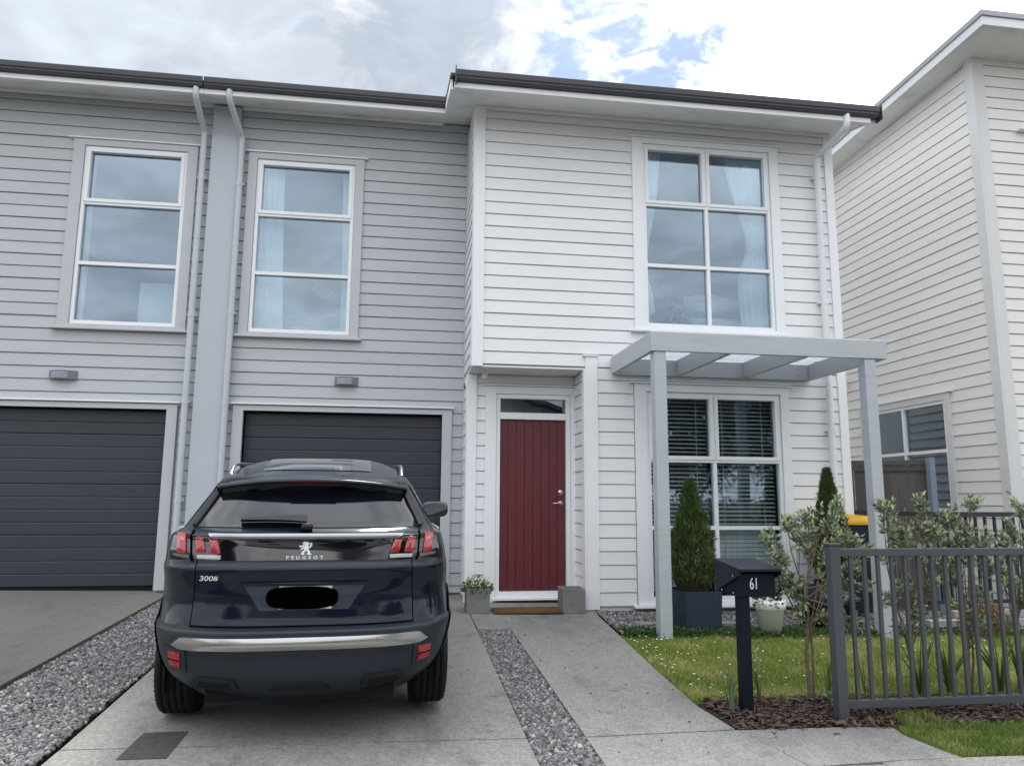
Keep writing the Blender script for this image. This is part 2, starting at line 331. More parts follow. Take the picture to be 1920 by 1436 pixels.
def boards(parent, m, axis, plane, a0, a1, z0, z1, phase, holes=(), sign=-1):
    """bevel-back weatherboards, one object each. axis 'x': runs along x, faces -y; axis 'y': runs along y, faces sign*x"""
    k = math.ceil((z0 - phase) / COVER - 1e-6) - 1
    while phase + k * COVER < z1 - 0.01:
        b = phase + k * COVER; t = b + COVER; k += 1
        lo, hi = max(b, z0), min(t, z1)
        if hi - lo < 0.02: continue
        mid = (lo + hi) / 2; segs = [(a0, a1)]
        for h in holes:
            if h[2] < mid < h[3]:
                ns = []
                for s0, s1 in segs:
                    if h[1] <= s0 or h[0] >= s1: ns.append((s0, s1)); continue
                    if h[0] > s0: ns.append((s0, h[0]))
                    if h[1] < s1: ns.append((h[1], s1))
                segs = ns
        sg = []
        for s0, s1 in segs:      # long runs are made of two boards butted together
            if s1 - s0 > 2.8 and brg.random() < .42:
                j = s0 + (s1 - s0) * brg.uniform(.25, .75); sg += [(s0, j - .0012), (j + .0012, s1)]
            else: sg.append((s0, s1))
        for s0, s1 in sg:
            if s1 - s0 < 0.02: continue
            key = (axis, sign, round(s1 - s0, 3), round(hi - lo, 3), m.name)
            me = board_cache.get(key)
            if me is None:
                L_, H_ = s1 - s0, hi - lo; g0 = 0.009
                sec = [(0.012, g0), (-0.0175, g0), (-0.019, g0 + 0.003), (-0.009, H_), (0.012, H_)]
                mb = MB(); n = 5
                if axis == 'x': P = lambda q, a: (a, q[0], q[1])
                else: P = lambda q, a: (-sign * q[0], a, q[1])
                mb.add([P(q, 0) for q in sec] + [P(q, L_) for q in sec], [tuple(range(n)), tuple(range(2 * n - 1, n - 1, -1))] + [(i, i + n, (i + 1) % n + n, (i + 1) % n) for i in range(n)])
                me = bpy.data.meshes.new('weatherboard'); me.from_pydata(mb.v, [], mb.f)
                bm = bmesh.new(); bm.from_mesh(me); bmesh.ops.recalc_face_normals(bm, faces=bm.faces); bm.to_mesh(me); bm.free(); me.materials.append(m); board_cache[key] = me
            o = bpy.data.objects.new('weatherboard', me); col.objects.link(o); o.parent = parent
            o.location = Vector((s0, plane, lo) if axis == 'x' else (plane, s0, lo)) - wloc(parent) + Vector((0, 0, 0)); tw = brg.gauss(0, .0011) / max(1, (s1 - s0))
            o.rotation_euler = (0, tw, 0) if axis == 'x' else (tw, 0, 0); o.location[1 if axis == 'x' else 0] += brg.gauss(0, .0008)

def window(parent, trim, x0, x1, z0, z1, yp, fx0, fx1, fz0, fz1, cols, rows, glass, sill=(0.05, 0.03), open_rows=(), trans=None):
    """architrave outer x0..x1, z0..z1 ; aluminium frame fx0..; rows: z of bars (list); cols: x of bars"""
    T = trans or (lambda v: v)
    def B(mb, a, b, c, d, e, f): 
        P = [(a, c, e), (b, c, e), (b, d, e), (a, d, e), (a, c, f), (b, c, f), (b, d, f), (a, d, f)]
        mb.hexa([T(p) for p in P])
    arch = MB()
    B(arch, x0, fx0, yp - 0.045, yp + 0.02, z0, z1); B(arch, fx1, x1, yp - 0.045, yp + 0.02, z0, z1)
    B(arch, fx0, fx1, yp - 0.045, yp + 0.02, fz1, z1)
    if fz0 - z0 > 0.01: B(arch, fx0, fx1, yp - 0.043, yp + 0.02, z0, fz0)
    w = arch.build('window', trim, parent, bevel=0.002)
    fl = MB(); B(fl, x0 - 0.06, x1 + 0.05, yp - 0.065, yp + 0.0, z1 + 0.004, z1 + 0.018); fl.build('head_flashing', FLASH, w)
    sl = MB(); B(sl, x0 - 0.05, x1 + 0.04, yp - 0.085, yp - 0.0, z0 - 0.03, z0 - 0.003); sl.build('sill', trim, w, bevel=0.003)
    fr = MB(); t = 0.045; ya, yb = yp - 0.025, yp + 0.06
    B(fr, fx0 + .003, fx0 + t, ya, yb, fz0, fz1 - .003); B(fr, fx1 - t, fx1 - .003, ya, yb, fz0, fz1 - .003)
    B(fr, fx0 + t, fx1 - t, ya, yb, fz1 - t, fz1 - .003); B(fr, fx0 + t, fx1 - t, ya, yb, fz0, fz0 + t)
    zs = [fz0 + t, *rows, fz1 - t]; xs = [fx0 + t, *cols, fx1 - t]; h = 0.022
    for z in rows: B(fr, fx0 + t, fx1 - t, ya + .001, yb - .001, z - h, z + h)
    for x in cols:
        for za, zb in zip(zs, zs[1:]):
            B(fr, x - h, x + h, ya + .002, yb - .002, za + (0 if za == zs[0] else h), zb - (0 if zb == zs[-1] else h))
    fr.build('window_frame', ALU, w, bevel=0.003)
    for j, (za, zb) in enumerate(zip(zs, zs[1:])):
        for i, (xa, xb) in enumerate(zip(xs, xs[1:])):
            a = xa + (h if i else 0); b = xb - (h if i < len(xs) - 2 else 0); c = za + (h if j else 0); d = zb - (h if j < len(zs) - 2 else 0)
            if j in open_rows:
                s = MB(); e = 0.03; q0, q1 = ya - 0.012, yb - 0.02; o_ = 0.012
                B(s, a - o_, a + e, q0, q1, c - o_, d + o_); B(s, b - e, b + o_, q0, q1, c - o_, d + o_); B(s, a + e, b - e, q0, q1, d - e, d + o_); B(s, a + e, b - e, q0, q1, c - o_, c + e)
                s.build('sash', ALU, w, bevel=0.003); a += e; b -= e; c += e; d -= e
            p = MB(); B(p, a - .004, b + .004, yp + 0.018, yp + 0.024, c - .004, d + .004); p.build('pane', glass, w)
    return w

# ================================================================== GROUND
def sheet(name, poly, m, dz, kind='structure', thick=0.0, label=None, skirt=0.12):
    mb = MB(); n = len(poly); top = [(x, y, G(x, y) + dz) for x, y in poly]; bot = [(x, y, G(x, y) + dz - skirt) for x, y in poly]
    mb.add(top + bot, [tuple(range(n))] + [(i, i + n, (i + 1) % n + n, (i + 1) % n) for i in range(n)])
    return mb.build(name, m, kind=kind)
gp = mat('ground_earth', (0.09, 0.085, 0.07), 0.95, 0.1, var=0.25, vscale=0.6)
mb = MB(); S = 600
mb.add([(x, y, G(x, y) - 0.09) for x, y in [(-14, -3), (20, -3), (20, 16), (-14, 16)]], [(0, 1, 2, 3)])
# beyond the sloping lots the land is level out to the horizon
zc_ = [G(x, y) - 0.09 for x, y in [(-14, -3), (20, -3), (20, 16), (-14, 16)]]
mb.add([(-14, -3, zc_[0]), (20, -3, zc_[1]), (20, 16, zc_[2]), (-14, 16, zc_[3]), (-S, -S, -0.6), (S, -S, -0.6), (S, S, -0.1), (-S, S, -0.1)], [(0, 4, 5, 1), (1, 5, 6, 2), (2, 6, 7, 3), (3, 7, 4, 0)])
mb.build('ground', gp, kind='structure')
mb = MB(); mb.add([(-60, -8.5, -0.60), (60, -8.5, -0.78), (60, -0.9, -0.70), (-60, -0.9, -0.45)], [(0, 1, 2, 3)])
sheet('road', [(-13.5, -2.9), (19.5, -2.9), (19.5, 0.6), (-13.5, 0.6)], mat('asphalt', (0.06, 0.06, 0.063), 0.9, 0.2, var=0.2, vscale=30), -0.03)
# slabs
sheet('neighbour_driveway', [(-7.5, 0.7), (-2.52, 0.7), (-2.56, 9.46), (-7.5, 9.46)], CONC2, 0.02)
gl = sheet('gravel_bed', [(-2.50, 0.7), (-1.72, 0.7), (-1.80, 9.3), (-2.54, 9.3)], SOIL, -0.02)
cut = 4.42
# driveway of number 61, with a control joint, around the central gravel strip
sheet('driveway', [(-1.70, cut), (0.755, cut), (0.77, 7.35), (0.78, 9.46), (-1.83, 9.46)], CONC, 0.0)
sheet('driveway', [(-1.70, 0.7), (0.755, 0.7), (0.755, cut - 0.012), (-1.70, cut - 0.012)], CONC, 0.0)
sheet('path', [(1.10, cut + 0.0), (2.03, cut + 0.06), (1.98, 4.91), (2.01, 5.76), (2.09, 7.08), (2.14, 7.99), (2.2, 8.42), (2.13, 8.9), (1.10, 8.9)], CONC, 0.0)
sheet('path', [(0.782, 7.36), (1.098, 7.36), (1.098, 8.9), (0.782, 8.9)], CONC, 0.0005)
sheet('gravel_bed', [(0.757, 0.7), (1.098, 0.7), (1.098, 7.357), (0.772, 7.357)], SOIL, -0.035)
sheet('footpath', [(1.10, 0.7), (2.6, 0.7), (2.6, 3.90), (2.18, 3.89), (2.05, 4.47), (1.10, cut - 0.012)], CONC3, -0.002)
sheet('footpath', [(2.055, 4.47), (2.185, 3.905), (2.78, 3.955), (3.11, 3.965), (3.06, 4.14), (3.02, 4.33), (3.04, 4.46), (2.65, 4.48)], CONC3, -0.003)
sheet('footpath', [(2.605, 0.7), (8, 0.7), (8, 3.97), (3.12, 3.955), (2.77, 3.943), (2.605, 3.925)], CONC3, -0.001)
GRASSB = mat('grass_soil', (0.075, 0.085, 0.025), 0.95, 0.1, var=0.35, vscale=12)
sheet('lawn', [(2.0, 5.02), (12, 5.05), (12, 7.15), (2.11, 7.12), (2.02, 5.76)], GRASSB, -0.012)
sheet('mulch_bed', [(2.04, 4.49), (3.06, 4.475), (9, 4.48), (9, 5.06), (2.0, 5.03)], SOIL, -0.02)
sheet('verge', [(3.12, 3.975), (9, 3.985), (9, 4.475), (3.05, 4.475), (3.035, 4.33), (3.07, 4.14)], GRASSB, -0.012)
sheet('gravel_bed', [(2.16, 7.14), (7.2, 7.14), (7.2, 8.34), (2.2, 8.34)], SOIL, -0.03)
mc = sheet('manhole_cover', [(-1.37, 4.25), (-1.13, 4.25), (-1.13, 4.65), (-1.36, 4.64)], mat('rusty_iron', (0.075, 0.066, 0.062), 0.7, 0.3, var=0.25, vscale=25, bump=0.4, bscale=120), 0.004, kind='thing', skirt=0.02)
del mc['kind']; mc['label'] = 'dark rusty rectangular service cover set in the concrete driveway behind the car'; mc['category'] = 'manhole cover'

ICO = bmesh.new(); bmesh.ops.create_icosphere(ICO, subdivisions=1, radius=1); IV = np.array([v.co[:] for v in ICO.verts]); IF = np.array([[v.index for v in f.verts] for f in ICO.faces]); ICO.free()
def stonemat():
    m = bpy.data.materials.new('gravel_stone'); m.use_nodes = True; N = m.node_tree.nodes; L = m.node_tree.links; b = N['Principled BSDF']; b.inputs['Roughness'].default_value = 0.75
    geo = N.new('ShaderNodeNewGeometry'); r = N.new('ShaderNodeValToRGB'); L.new(geo.outputs['Random Per Island'], r.inputs[0]); e = r.color_ramp.elements
    e[0].color = (0.06, 0.06, 0.065, 1); e[1].position = 1.0; e[1].color = (0.46, 0.46, 0.45, 1)
    for p, c in ((0.45, (0.135, 0.137, 0.142)), (0.8, (0.22, 0.22, 0.222)), (0.93, (0.31, 0.295, 0.265))):
        q = e.new(p); q.color = (*c, 1)
    L.new(r.outputs[0], b.inputs['Base Color']); return m
STONE = stonemat()
def gravel(poly, n, dz, r=(0.0085, 0.0175)):
    xs = [p[0] for p in poly]; ys = [p[1] for p in poly]
    P = np.stack([rng.uniform(min(xs), max(xs), n * 2), rng.uniform(min(ys), max(ys), n * 2)], 1)
    def inside(p):
        k = False; j = len(poly) - 1
        for i in range(len(poly)):
            if (poly[i][1] > p[1]) != (poly[j][1] > p[1]) and p[0] < (poly[j][0] - poly[i][0]) * (p[1] - poly[i][1]) / (poly[j][1] - poly[i][1]) + poly[i][0]: k = not k
            j = i
        return k
    P = np.array([p for p in P if inside(p)]); n = len(P)
    s = rng.uniform(*r, n)[:, None] * rng.uniform(0.6, 1.35, (n, 3)); s[:, 2] *= 0.7
    z = np.array([G(a, b) for a, b in P]) + dz + rng.uniform(-0.006, 0.012, n)
    V, F = scatter(IV * (1 + rng.uniform(-.18, .18, (12, 1))), IF, np.column_stack([P, z]), rand_rot(n), s)
    return raw_mesh('gravel', V, F, STONE, kind='stuff')
gravel([(-2.49, 3.2), (-1.73, 3.2), (-1.82, 9.25), (-2.53, 9.25)], 15500, -0.008)
gravel([(0.765, 3.5), (1.092, 3.5), (1.094, 7.35), (0.778, 7.35)], 6000, -0.022)
gravel([(2.16, 7.22), (7.0, 7.2), (7.0, 8.33), (2.2, 8.33)], 9000, -0.02)
sheet('garden_edging', [(2.45, 7.50), (3.62, 7.54), (3.62, 7.66), (2.40, 7.66)], BASEC, 0.012, skirt=0.08)

# ================================================================== HOUSES
YG, YW, YD = 9.35, 8.36, 8.88
SL = 0.263
def soff(y): return 5.86 + SL * (y - YW)
house = thing('townhouse', (1.5, 9.35, 0), 'white two-storey weatherboard townhouse with a maroon front door, dark gutters and a grey garage wing', 'house')
unit = thing('townhouse', (-4.5, 9.35, 0), 'grey weatherboard townhouse at the left edge with a closed charcoal garage door', 'house')
# ---- shell walls behind the boards
def shellwall(parent, m, x0, x1, z0, z1, y, holes, name='wall', th=0.10):
    mb = MB(); bars(mb, holes, x0, x1, z0, z1, lambda a, b, c, d: mb.box(a, b, y, y + th, c, d)); return mb.build(name, m, parent)
WL = (-3.93, -2.73, 3.21, 5.45); WR = (-1.89, -0.67, 3.19, 5.43); WU = (2.84, 4.50, 3.22, 5.53); WD = (2.83, 4.50, 0.06, 2.44)
GL_ = (-5.15, -2.75, -0.05, 2.21); GR_ = (-1.88, 0.51, -0.05, 2.22)
shellwall(unit, GREY, -9.0, -2.30, -0.1, 6.1, YG + 0.012, [WL, GL_])
shellwall(house, GREY, -2.296, 0.83, -0.1, 6.1, YG + 0.012, [WR, GR_])
shellwall(house, WHITE, 0.80, 5.36, 2.71, 5.86, YW + 0.012, [WU])
shellwall(house, WHITE, 2.12, 5.36, -0.04, 2.706, YW + 0.012, [WD])
shellwall(house, WHITE, 0.80, 2.12, 0.03, 2.69, YD + 0.012, [(1.13, 2.04, 0.031, 2.44)])
def pad(h, p=0.06): return (h[0] - p, h[1] + p, h[2] - p, h[3] + p)
boards(unit, GREY, 'x', YG, -7.5, -2.46, 0.0, 6.10, 3.138, [(-4.06, -2.61, 3.15, 5.53), (-5.3, -2.61, -1, 2.27)])
boards(house, GREY, 'x', YG, -2.11, 0.765, 0.05, 6.10, 2.536 - 0.15 * 10, [(-2.0, -0.56, 3.14, 5.51), (-2.0, 0.63, -1, 2.28)])
PW = 1.204
boards(house, WHITE, 'x', YW, 0.905, 5.265, 2.70, 5.86, PW, [(2.71, 4.62, 3.16, 5.60)])
boards(house, WHITE, 'x', YW, 2.245, 5.265, 0.004, 2.70, PW, [(2.68, 4.60, -1, 2.53)])
boards(house, WHITE, 'x', YD, 0.895, 2.10, 0.10, 2.66, 2.556 - .15 * 8, [(1.0, 2.13, -1, 2.53)])
boards(house, WHITE, 'y', 0.795, YW + 0.10, YG - 0.035, 2.72, 6.02, PW, sign=-1)
boards(house, WHITE, 'y', 0.795, YD + 0.10, YG - 0.035, 0.05, 2.68, PW, sign=-1)
boards(house, WHITE, 'y', 2.105, YW + 0.08, YD - 0.045, 0.05, 2.66, PW, sign=-1)
mb = MB(); mb.box(0.805, 0.83, YW + 0.012, YG + 0.01, 2.70, 6.05); mb.box(0.805, 0.83, YD + 0.012, YG + 0.01, -0.05, 2.70)
mb.box(2.12, 2.16, YW + 0.115, YD + 0.05, -0.05, 2.69); mb.box(5.33, 5.36, YW + 0.115, 14, -0.1, 6.0); mb.build('side_wall', WHITE, house)
mb = MB(); mb.box(-9.0, 5.36, 14.0, 14.1, -0.1, 7.3); mb.build('back_wall', GREY, house)
boards(house, WHITE, 'y', 5.362, YW + 0.12, 12.5, 0.0, 5.86, PW, sign=1)
# porch ceiling, bottom plate
mb = MB(); mb.box(0.79, 2.12, YW - 0.005, YD + 0.01, 2.675, 2.70); mb.build('porch_ceiling', SOFF, house, bevel=0.002)
# foundation
mb = MB(); mb.box(2.13, 5.34, YW + 0.02, YW + 0.12, -0.3, -0.005); mb.box(0.82, 2.12, YD + 0.0, YD + 0.11, -0.3, 0.028); mb.box(-2.1, -2.0, YG + .0, YG + .1, -.3, .05); mb.box(0.63, 0.80, YG + .0, YG + .1, -.3, .05)
mb.build('foundation', BASEC, house)
# corner boards and posts
def part_box(name, m, parent, *b, bevel=0.002): mb = MB(); mb.box(*b); return mb.build(name, m, parent, bevel=bevel)
part_box('corner_board', WTRIM, house, 0.778, 0.905, YW - 0.034, YW + 0.0, 2.68, 5.85)
part_box('corner_board', WTRIM, house, 0.770, 0.794, YW + 0.001, YW + 0.10, 2.68, 5.87)
part_box('corner_board', WTRIM, house, 5.265, 5.375, YW - 0.034, YW + 0.11, -0.0, 5.85)
part_box('corner_board', WTRIM, house, 2.105, 2.245, YW - 0.040, YW + 0.001, -0.02, 2.83)
part_box('corner_board', WTRIM, house, 2.080, 2.104, YW - 0.038, YW + 0.08, -0.02, 2.67)
part_box('cap', FLASH, house, 2.07, 2.255, YW - 0.055, YW + 0.0, 2.832, 2.85)
part_box('corner_board', WTRIM, house, 0.778, 0.893, YD - 0.034, YD + 0.0, -0.05, 2.672)
part_box('corner_board', WTRIM, house, 0.770, 0.793, YD + 0.001, YD + 0.10, -0.05, 2.672)
part_box('corner_trim', GTRIM, house, 0.766, 0.792, YG - 0.034, YG + 0.0, 0.0, 6.08)
# party wall pier
part_box('pier', mat('pier_render', (0.455, 0.485, 0.53), 0.6, var=0.03, vscale=2), house, -2.445, -2.115, YG - 0.10, YG + 0.05, -0.3, 6.07, bevel=0.004)
# windows
window(unit, GTRIM, -4.06, -2.61, 3.17, 5.53, YG, *WL, [], [3.96, 4.72], GLASS, open_rows=(2,))
window(house, GTRIM, -2.00, -0.56, 3.15, 5.51, YG, *WR, [], [3.94, 4.70], GLASS, open_rows=(2,))
window(house, WTRIM, 2.71, 4.62, 3.18, 5.60, YW, *WU, [3.655], [3.98, 4.75], GLASS, open_rows=(2,))
window(house, WTRIM, 2.69, 4.61, 0.02, 2.53, YW, *WD, [3.655], [0.87, 1.64], GLASSL, open_rows=(2,))
# garage doors
def garage(parent, x0, x1, zt, gz):
    s = MB(); yp = YG
    s.box(x0 - 0.12, x0, yp - 0.045, yp + 0.16, gz, zt + 0.06); s.box(x1, x1 + 0.12, yp - 0.045, yp + 0.16, gz, zt + 0.06); s.box(x0, x1, yp - 0.044, yp + 0.16, zt, zt + 0.06)
    d = s.build('garage_surround', GTRIM, parent, bevel=0.002)
    f = MB(); f.box(x0 - 0.15, x1 + 0.145, yp - 0.068, yp - 0.0, zt + 0.075, zt + 0.092); f.build('head_flashing', FLASH, d)
    back = MB(); back.box(x0 - .01, x1 + .01, yp + 0.135, yp + 0.155, gz, zt + .05); gd = back.build('garage_door', DARKM, parent)
    n = 14; h = (zt - 0.01 - gz - 0.03) / n
    for k in range(n):
        z0 = gz + 0.03 + k * h; g = 0.002 if (k % 4) else 0.006
        p = MB(); p.prism([(yp + 0.135, z0), (yp + 0.104, z0 + g), (yp + 0.100, z0 + g + 0.006), (yp + 0.100, z0 + h - 0.010), (yp + 0.103, z0 + h - 0.001), (yp + 0.135, z0 + h - .001)], 0, x0 + 0.004, x1 - 0.004)
        p.build('door_panel', GARM, gd)
    r = MB(); r.box(x0 + .004, x1 - .004, yp + 0.095, yp + 0.13, gz, gz + 0.028); r.build('rubber_seal', DARKM, gd)
garage(unit, -5.15, -2.75, 2.21, G(-4, 9.4) + 0.025)
garage(house, -1.88, 0.51, 2.22, G(-.7, 9.4) + 0.005)
# eaves : soffit, fascia, gutter, roof
def slab_sl(mb, x0, x1, y0, y1, dz0, dz1):
    mb.hexa([(x0, y0, soff(y0) + dz0), (x1, y0, soff(y0) + dz0), (x1, y1, soff(y1) + dz0), (x0, y1, soff(y1) + dz0), (x0, y0, soff(y0) + dz1), (x1, y0, soff(y0) + dz1), (x1, y1, soff(y1) + dz1), (x0, y1, soff(y1) + dz1)])
for par, x0, x1, y0, y1 in ((unit, -9.0, -2.46, 8.87, YG + .02), (house, -2.456, 0.462, 8.87, YG + .02), (house, 0.466, 5.46, 7.74, YW + .02), (house, 0.466, 0.80, YW + .022, YG + .02), (house, 5.36, 5.46, YW + .022, 12)):
    mb = MB(); slab_sl(mb, x0, x1, y0, y1, 0, 0.012); mb.build('soffit', SOFF, par)
for par, x0, x1, yf in ((unit, -9.0, -2.46, 8.85), (house, -2.456, 0.44, 8.85), (house, 0.48, 5.49, 7.72)):
    zb = soff(yf) - 0.008
    part_box('fascia', mat('fascia_paint', (0.78, 0.775, 0.77), 0.45, var=0.03), par, x0, x1, yf - 0.045, yf + 0.022, zb - 0.006, zb + 0.058, bevel=0.003)
    g0 = zb + 0.060; xe = x1 + (0.10 if x1 > 5 else 0.0)
    sec = [(yf - 0.002, g0 + 0.118), (yf - 0.002, g0), (yf - 0.085, g0), (yf - 0.098, g0 + 0.030), (yf - 0.092, g0 + 0.044), (yf - 0.104, g0 + 0.060), (yf - 0.112, g0 + 0.116), (yf - 0.106, g0 + 0.125), (yf - 0.100, g0 + 0.116), (yf - 0.09, g0 + .07), (yf - 0.012, g0 + 0.06)]
    mb = MB(); mb.prism(sec, 0, x0 + (0.02 if x0 > 0 else 0.004 if x0 > -5 else 0), xe - 0.004); mb.build('gutter', GUTM, par, bevel=0.002)
    tr = MB(); yw = YG if yf > 8 else YW; xa = max(x0, 0.905) if yf < 8 else x0; xb = min(x1, 5.26) if yf < 8 else min(x1, 0.76)
    if par is house and yf > 8: xa = -2.11
    tr.box(xa, xb, yw - 0.05, yw - 0.03, soff(yw) - 0.055, soff(yw) - 0.016); tr.build('eave_bead', SOFF, par)
part_box('gutter_cap', GUTM, house, 5.588, 5.60, 7.60, 7.722, 5.70, 5.89)
part_box('gutter_cap', GUTM, house, 0.486, 0.498, 7.60, 7.722, 5.70, 5.90)
part_box('gutter_cap', GUTM, house, 0.437, 0.449, 8.735, 8.852, 6.0, 6.19)
for nm, x0, x1, y1, dz0, dz1 in (('barge_board', 0.440, 0.466, 9.6, -0.01, 0.105), ('barge_board', 5.462, 5.49, 13, -0.01, 0.105)):
    mb = MB(); slab_sl(mb, x0, x1, 7.735, y1, dz0, dz1); mb.build(nm, WTRIM, house)
mb = MB(); mb.box(5.49, 5.60, 7.724, 7.75, 5.685, 5.80); mb.build('barge_end', WTRIM, house)
for par, x0, x1, y0 in ((unit, -9.0, -2.46, 8.78), (house, -2.456, 0.43, 8.78), (house, 0.435, 5.50, 7.66)):
    mb = MB(); slab_sl(mb, x0, x1, y0, 14.2, 0.135, 0.165); mb.build('roof', ROOFM, par)
# downpipes
def pipe(parent, pts, r, m, joints=()):
    P = [Vector(p) for p in pts]; out = []
    for i, p in enumerate(P):
        if 0 < i < len(P) - 1:
            a = (P[i - 1] - p).normalized() * 0.06; b = (P[i + 1] - p).normalized() * 0.06
            for t in (0, .25, .5, .75, 1): out.append((p + a) * (1 - t) ** 2 + p * 2 * t * (1 - t) + (p + b) * t * t)
        else: out.append(p)
    mb = MB(); mb.tube(out, r, 16); d = mb.build('downpipe', m, parent)
    for z in joints:
        j = MB(); q = P[-1] if z < P[-2].z else P[-2]; x, y = P[-2].x, P[-2].y
        j.tube([(x, y, z - 0.03), (x, y, z + 0.03)], r + 0.004, 16); j.build('pipe_joint', m, d)
        k = MB(); k.box(x - r - 0.02, x + r + 0.02, y + r * 0.3, y + r + 0.03, z - 0.012, z + 0.012); k.build('pipe_bracket', m, d)
PIPG = mat('grey_pipe_paint', (0.50, 0.53, 0.57), 0.35, var=0.02); PIPW = mat('white_pipe_paint', (0.72, 0.74, 0.77), 0.35, var=0.02)
pipe(unit, [(-2.545, 8.80, 6.05), (-2.545, 8.80, 5.93), (-2.53, 9.235, 5.70), (-2.53, 9.235, -0.02)], 0.037, PIPG, (5.1, 3.35, 2.3, 1.15))
pipe(house, [(-2.16, 8.80, 6.05), (-2.16, 8.80, 5.93), (-2.075, 9.235, 5.66), (-2.075, 9.235, -0.02)], 0.037, PIPG, (5.05, 3.4, 2.3, 1.1))
pipe(house, [(5.17, 7.67, 5.80), (5.17, 7.67, 5.60), (5.12, 8.27, 5.50), (5.105, 8.27, -0.05)], 0.040, PIPW, (5.22, 3.6, 2.02, 1.2))
# small wall fittings
LMP = mat('grey_light_housing', (0.16, 0.17, 0.21), 0.4, var=0.04); LDIF = mat('frosted_glass', (0.5, 0.52, 0.56), 0.3)
def bulkhead(par, x0, x1, z0, z1, label=None):
    c = (x0 + x1) / 2; w = x1 - x0
    def bow(x, k): return k * (1 - ((x - c) / (w / 2)) ** 2)
    mb = MB(); n = 12
    top = [(x0 + w * i / n, YG - 0.04 - bow(x0 + w * i / n, 0.05)) for i in range(n + 1)]
    mb.prism([(x0, YG)] + top + [(x1, YG)], 2, z0 + 0.008, z1); q = mb.build('wall_light', LMP, par, bevel=0.003)
    for k in range(3):
        s = MB(); zz = z0 + 0.028 + k * 0.024
        xs = [x0 + w * (0.12 + 0.62 * i / n) for i in range(n + 1)]
        out = [(x, YG - 0.045 - bow(x, 0.05)) for x in xs]; inn = [(x, YG - 0.02) for x in xs][::-1]
        s.prism(out + inn, 2, zz, zz + 0.009); s.build('louvre', LDIF, q)
bulkhead(unit, -4.08, -3.78, 2.53, 2.64); bulkhead(house, -0.82, -0.54, 2.55, 2.66)
mb = MB(); mb.box(0.77, 0.80, YG - .14, YG - .08, 2.545, 2.61); mb.build('junction_box', mat('navy_plastic', (0.01, 0.012, 0.06), 0.4), house, bevel=0.004)
mb = MB(); mb.box(0.93, 1.0, 8.62, 8.70, 2.635, 2.675); mb.lathe([(0.0, 2.585), (0.03, 2.59), (0.035, 2.61), (0.03, 2.636), (0, 2.637)], (0.965, 8.65, 0), 16); mb.build('motion_sensor', ALU, house)
# front door
fr = MB(); ya, yb = YD - 0.045, YD + 0.02
fr.box(1.0, 1.13, ya, yb, -0.0, 2.53); fr.box(2.04, 2.095, ya, yb, 0.0, 2.53); fr.box(1.13, 2.04, ya, yb, 2.44, 2.53)
df = fr.build('door_surround', WTRIM, house, bevel=0.002)
f2 = MB(); f2.box(0.96, 2.10, YD - 0.07, YD, 2.535, 2.552); f2.build('head_flashing', FLASH, df)
f3 = MB(); a, b = YD - 0.03, YD + 0.08
f3.box(1.133, 1.18, a, b, 0.04, 2.437); f3.box(1.985, 2.037, a, b, 0.04, 2.437); f3.box(1.18, 1.985, a, b, 2.385, 2.437); f3.box(1.18, 1.985, a, b, 2.135, 2.215); f3.box(1.18, 1.985, a, b, 0.04, 0.122)
f3.build('door_frame', ALU, df, bevel=0.003)
th_ = MB(); th_.box(1.10, 2.06, YD - 0.085, YD - 0.032, 0.03, 0.055); th_.build('threshold', ALU, df)
tp = MB(); tp.box(1.178, 1.988, YD + 0.02, YD + 0.027, 2.213, 2.388); tp.build('transom_pane', GLASSL, df)
dr = MB(); dr.box(1.184, 1.983, YD + 0.028, YD + 0.055, 0.124, 2.133); dl = dr.build('front_door', mat('maroon_groove', (0.03, 0.008, 0.01), 0.5), house)
for k in range(8):
    p = MB(); w = (1.981 - 1.186) / 8; p.box(1.186 + k * w + 0.0025, 1.186 + (k + 1) * w - 0.0025, YD + 0.018, YD + 0.03, 0.125, 2.132); p.build('door_plank', REDD, dl, bevel=0.002)
h = MB(); h.lathe([(0, -0.012), (0.026, -0.010), (0.028, 0.0), (0.028, 0.004)], (1.925, YD + 0.016, 1.14), 20, axis=1); h.tube([(1.925, YD + 0.02, 1.14), (1.925, YD - .012, 1.14)], .011, 12); h.build('door_handle', STEEL, dl)
h = MB(); h.lathe([(0, -0.012), (0.028, -0.010), (0.031, 0.0), (0.031, 0.004)], (1.925, YD + 0.016, 1.27), 20, axis=1); h.lathe([(0, -0.018), (.012, -.017), (.013, -.012)], (1.925, YD + .016, 1.27), 12, axis=1); h.build('deadbolt', STEEL, dl)
h = MB(); h.tube([(1.925, YD - 0.03, 1.14), (1.88, YD - 0.036, 1.142), (1.82, YD - 0.03, 1.136)], [.009, .009, .006], 10); h.tube([(1.925, YD + 0.0, 1.14), (1.925, YD - .034, 1.14)], .010, 10); h.build('door_lever', STEEL, dl)
# rooms behind the windows
def room(par, x0, x1, y0, y1, z0, z1, m=ROOMM, left=True):
    mb = MB(); mb.box(x0, x1, y1, y1 + .05, z0, z1); (left and mb.box(x0 - .05, x0, y0, y1, z0, z1)); mb.box(x1, x1 + .05, y0, y1, z0, z1); mb.box(x0, x1, y0, y1, z0 - .05, z0); mb.box(x0, x1, y0, y1, z1, z1 + .05)
    mb.build('room', m, par)
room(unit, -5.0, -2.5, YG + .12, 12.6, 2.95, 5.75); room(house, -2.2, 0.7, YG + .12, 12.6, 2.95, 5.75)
room(house, 0.95, 5.25, YW + .13, 12.0, 2.95, 5.65); room(house, 2.25, 5.25, YW + .13, 11.5, -.02, 2.62, mat('dark_room', (0.16, 0.16, 0.17), 0.8))

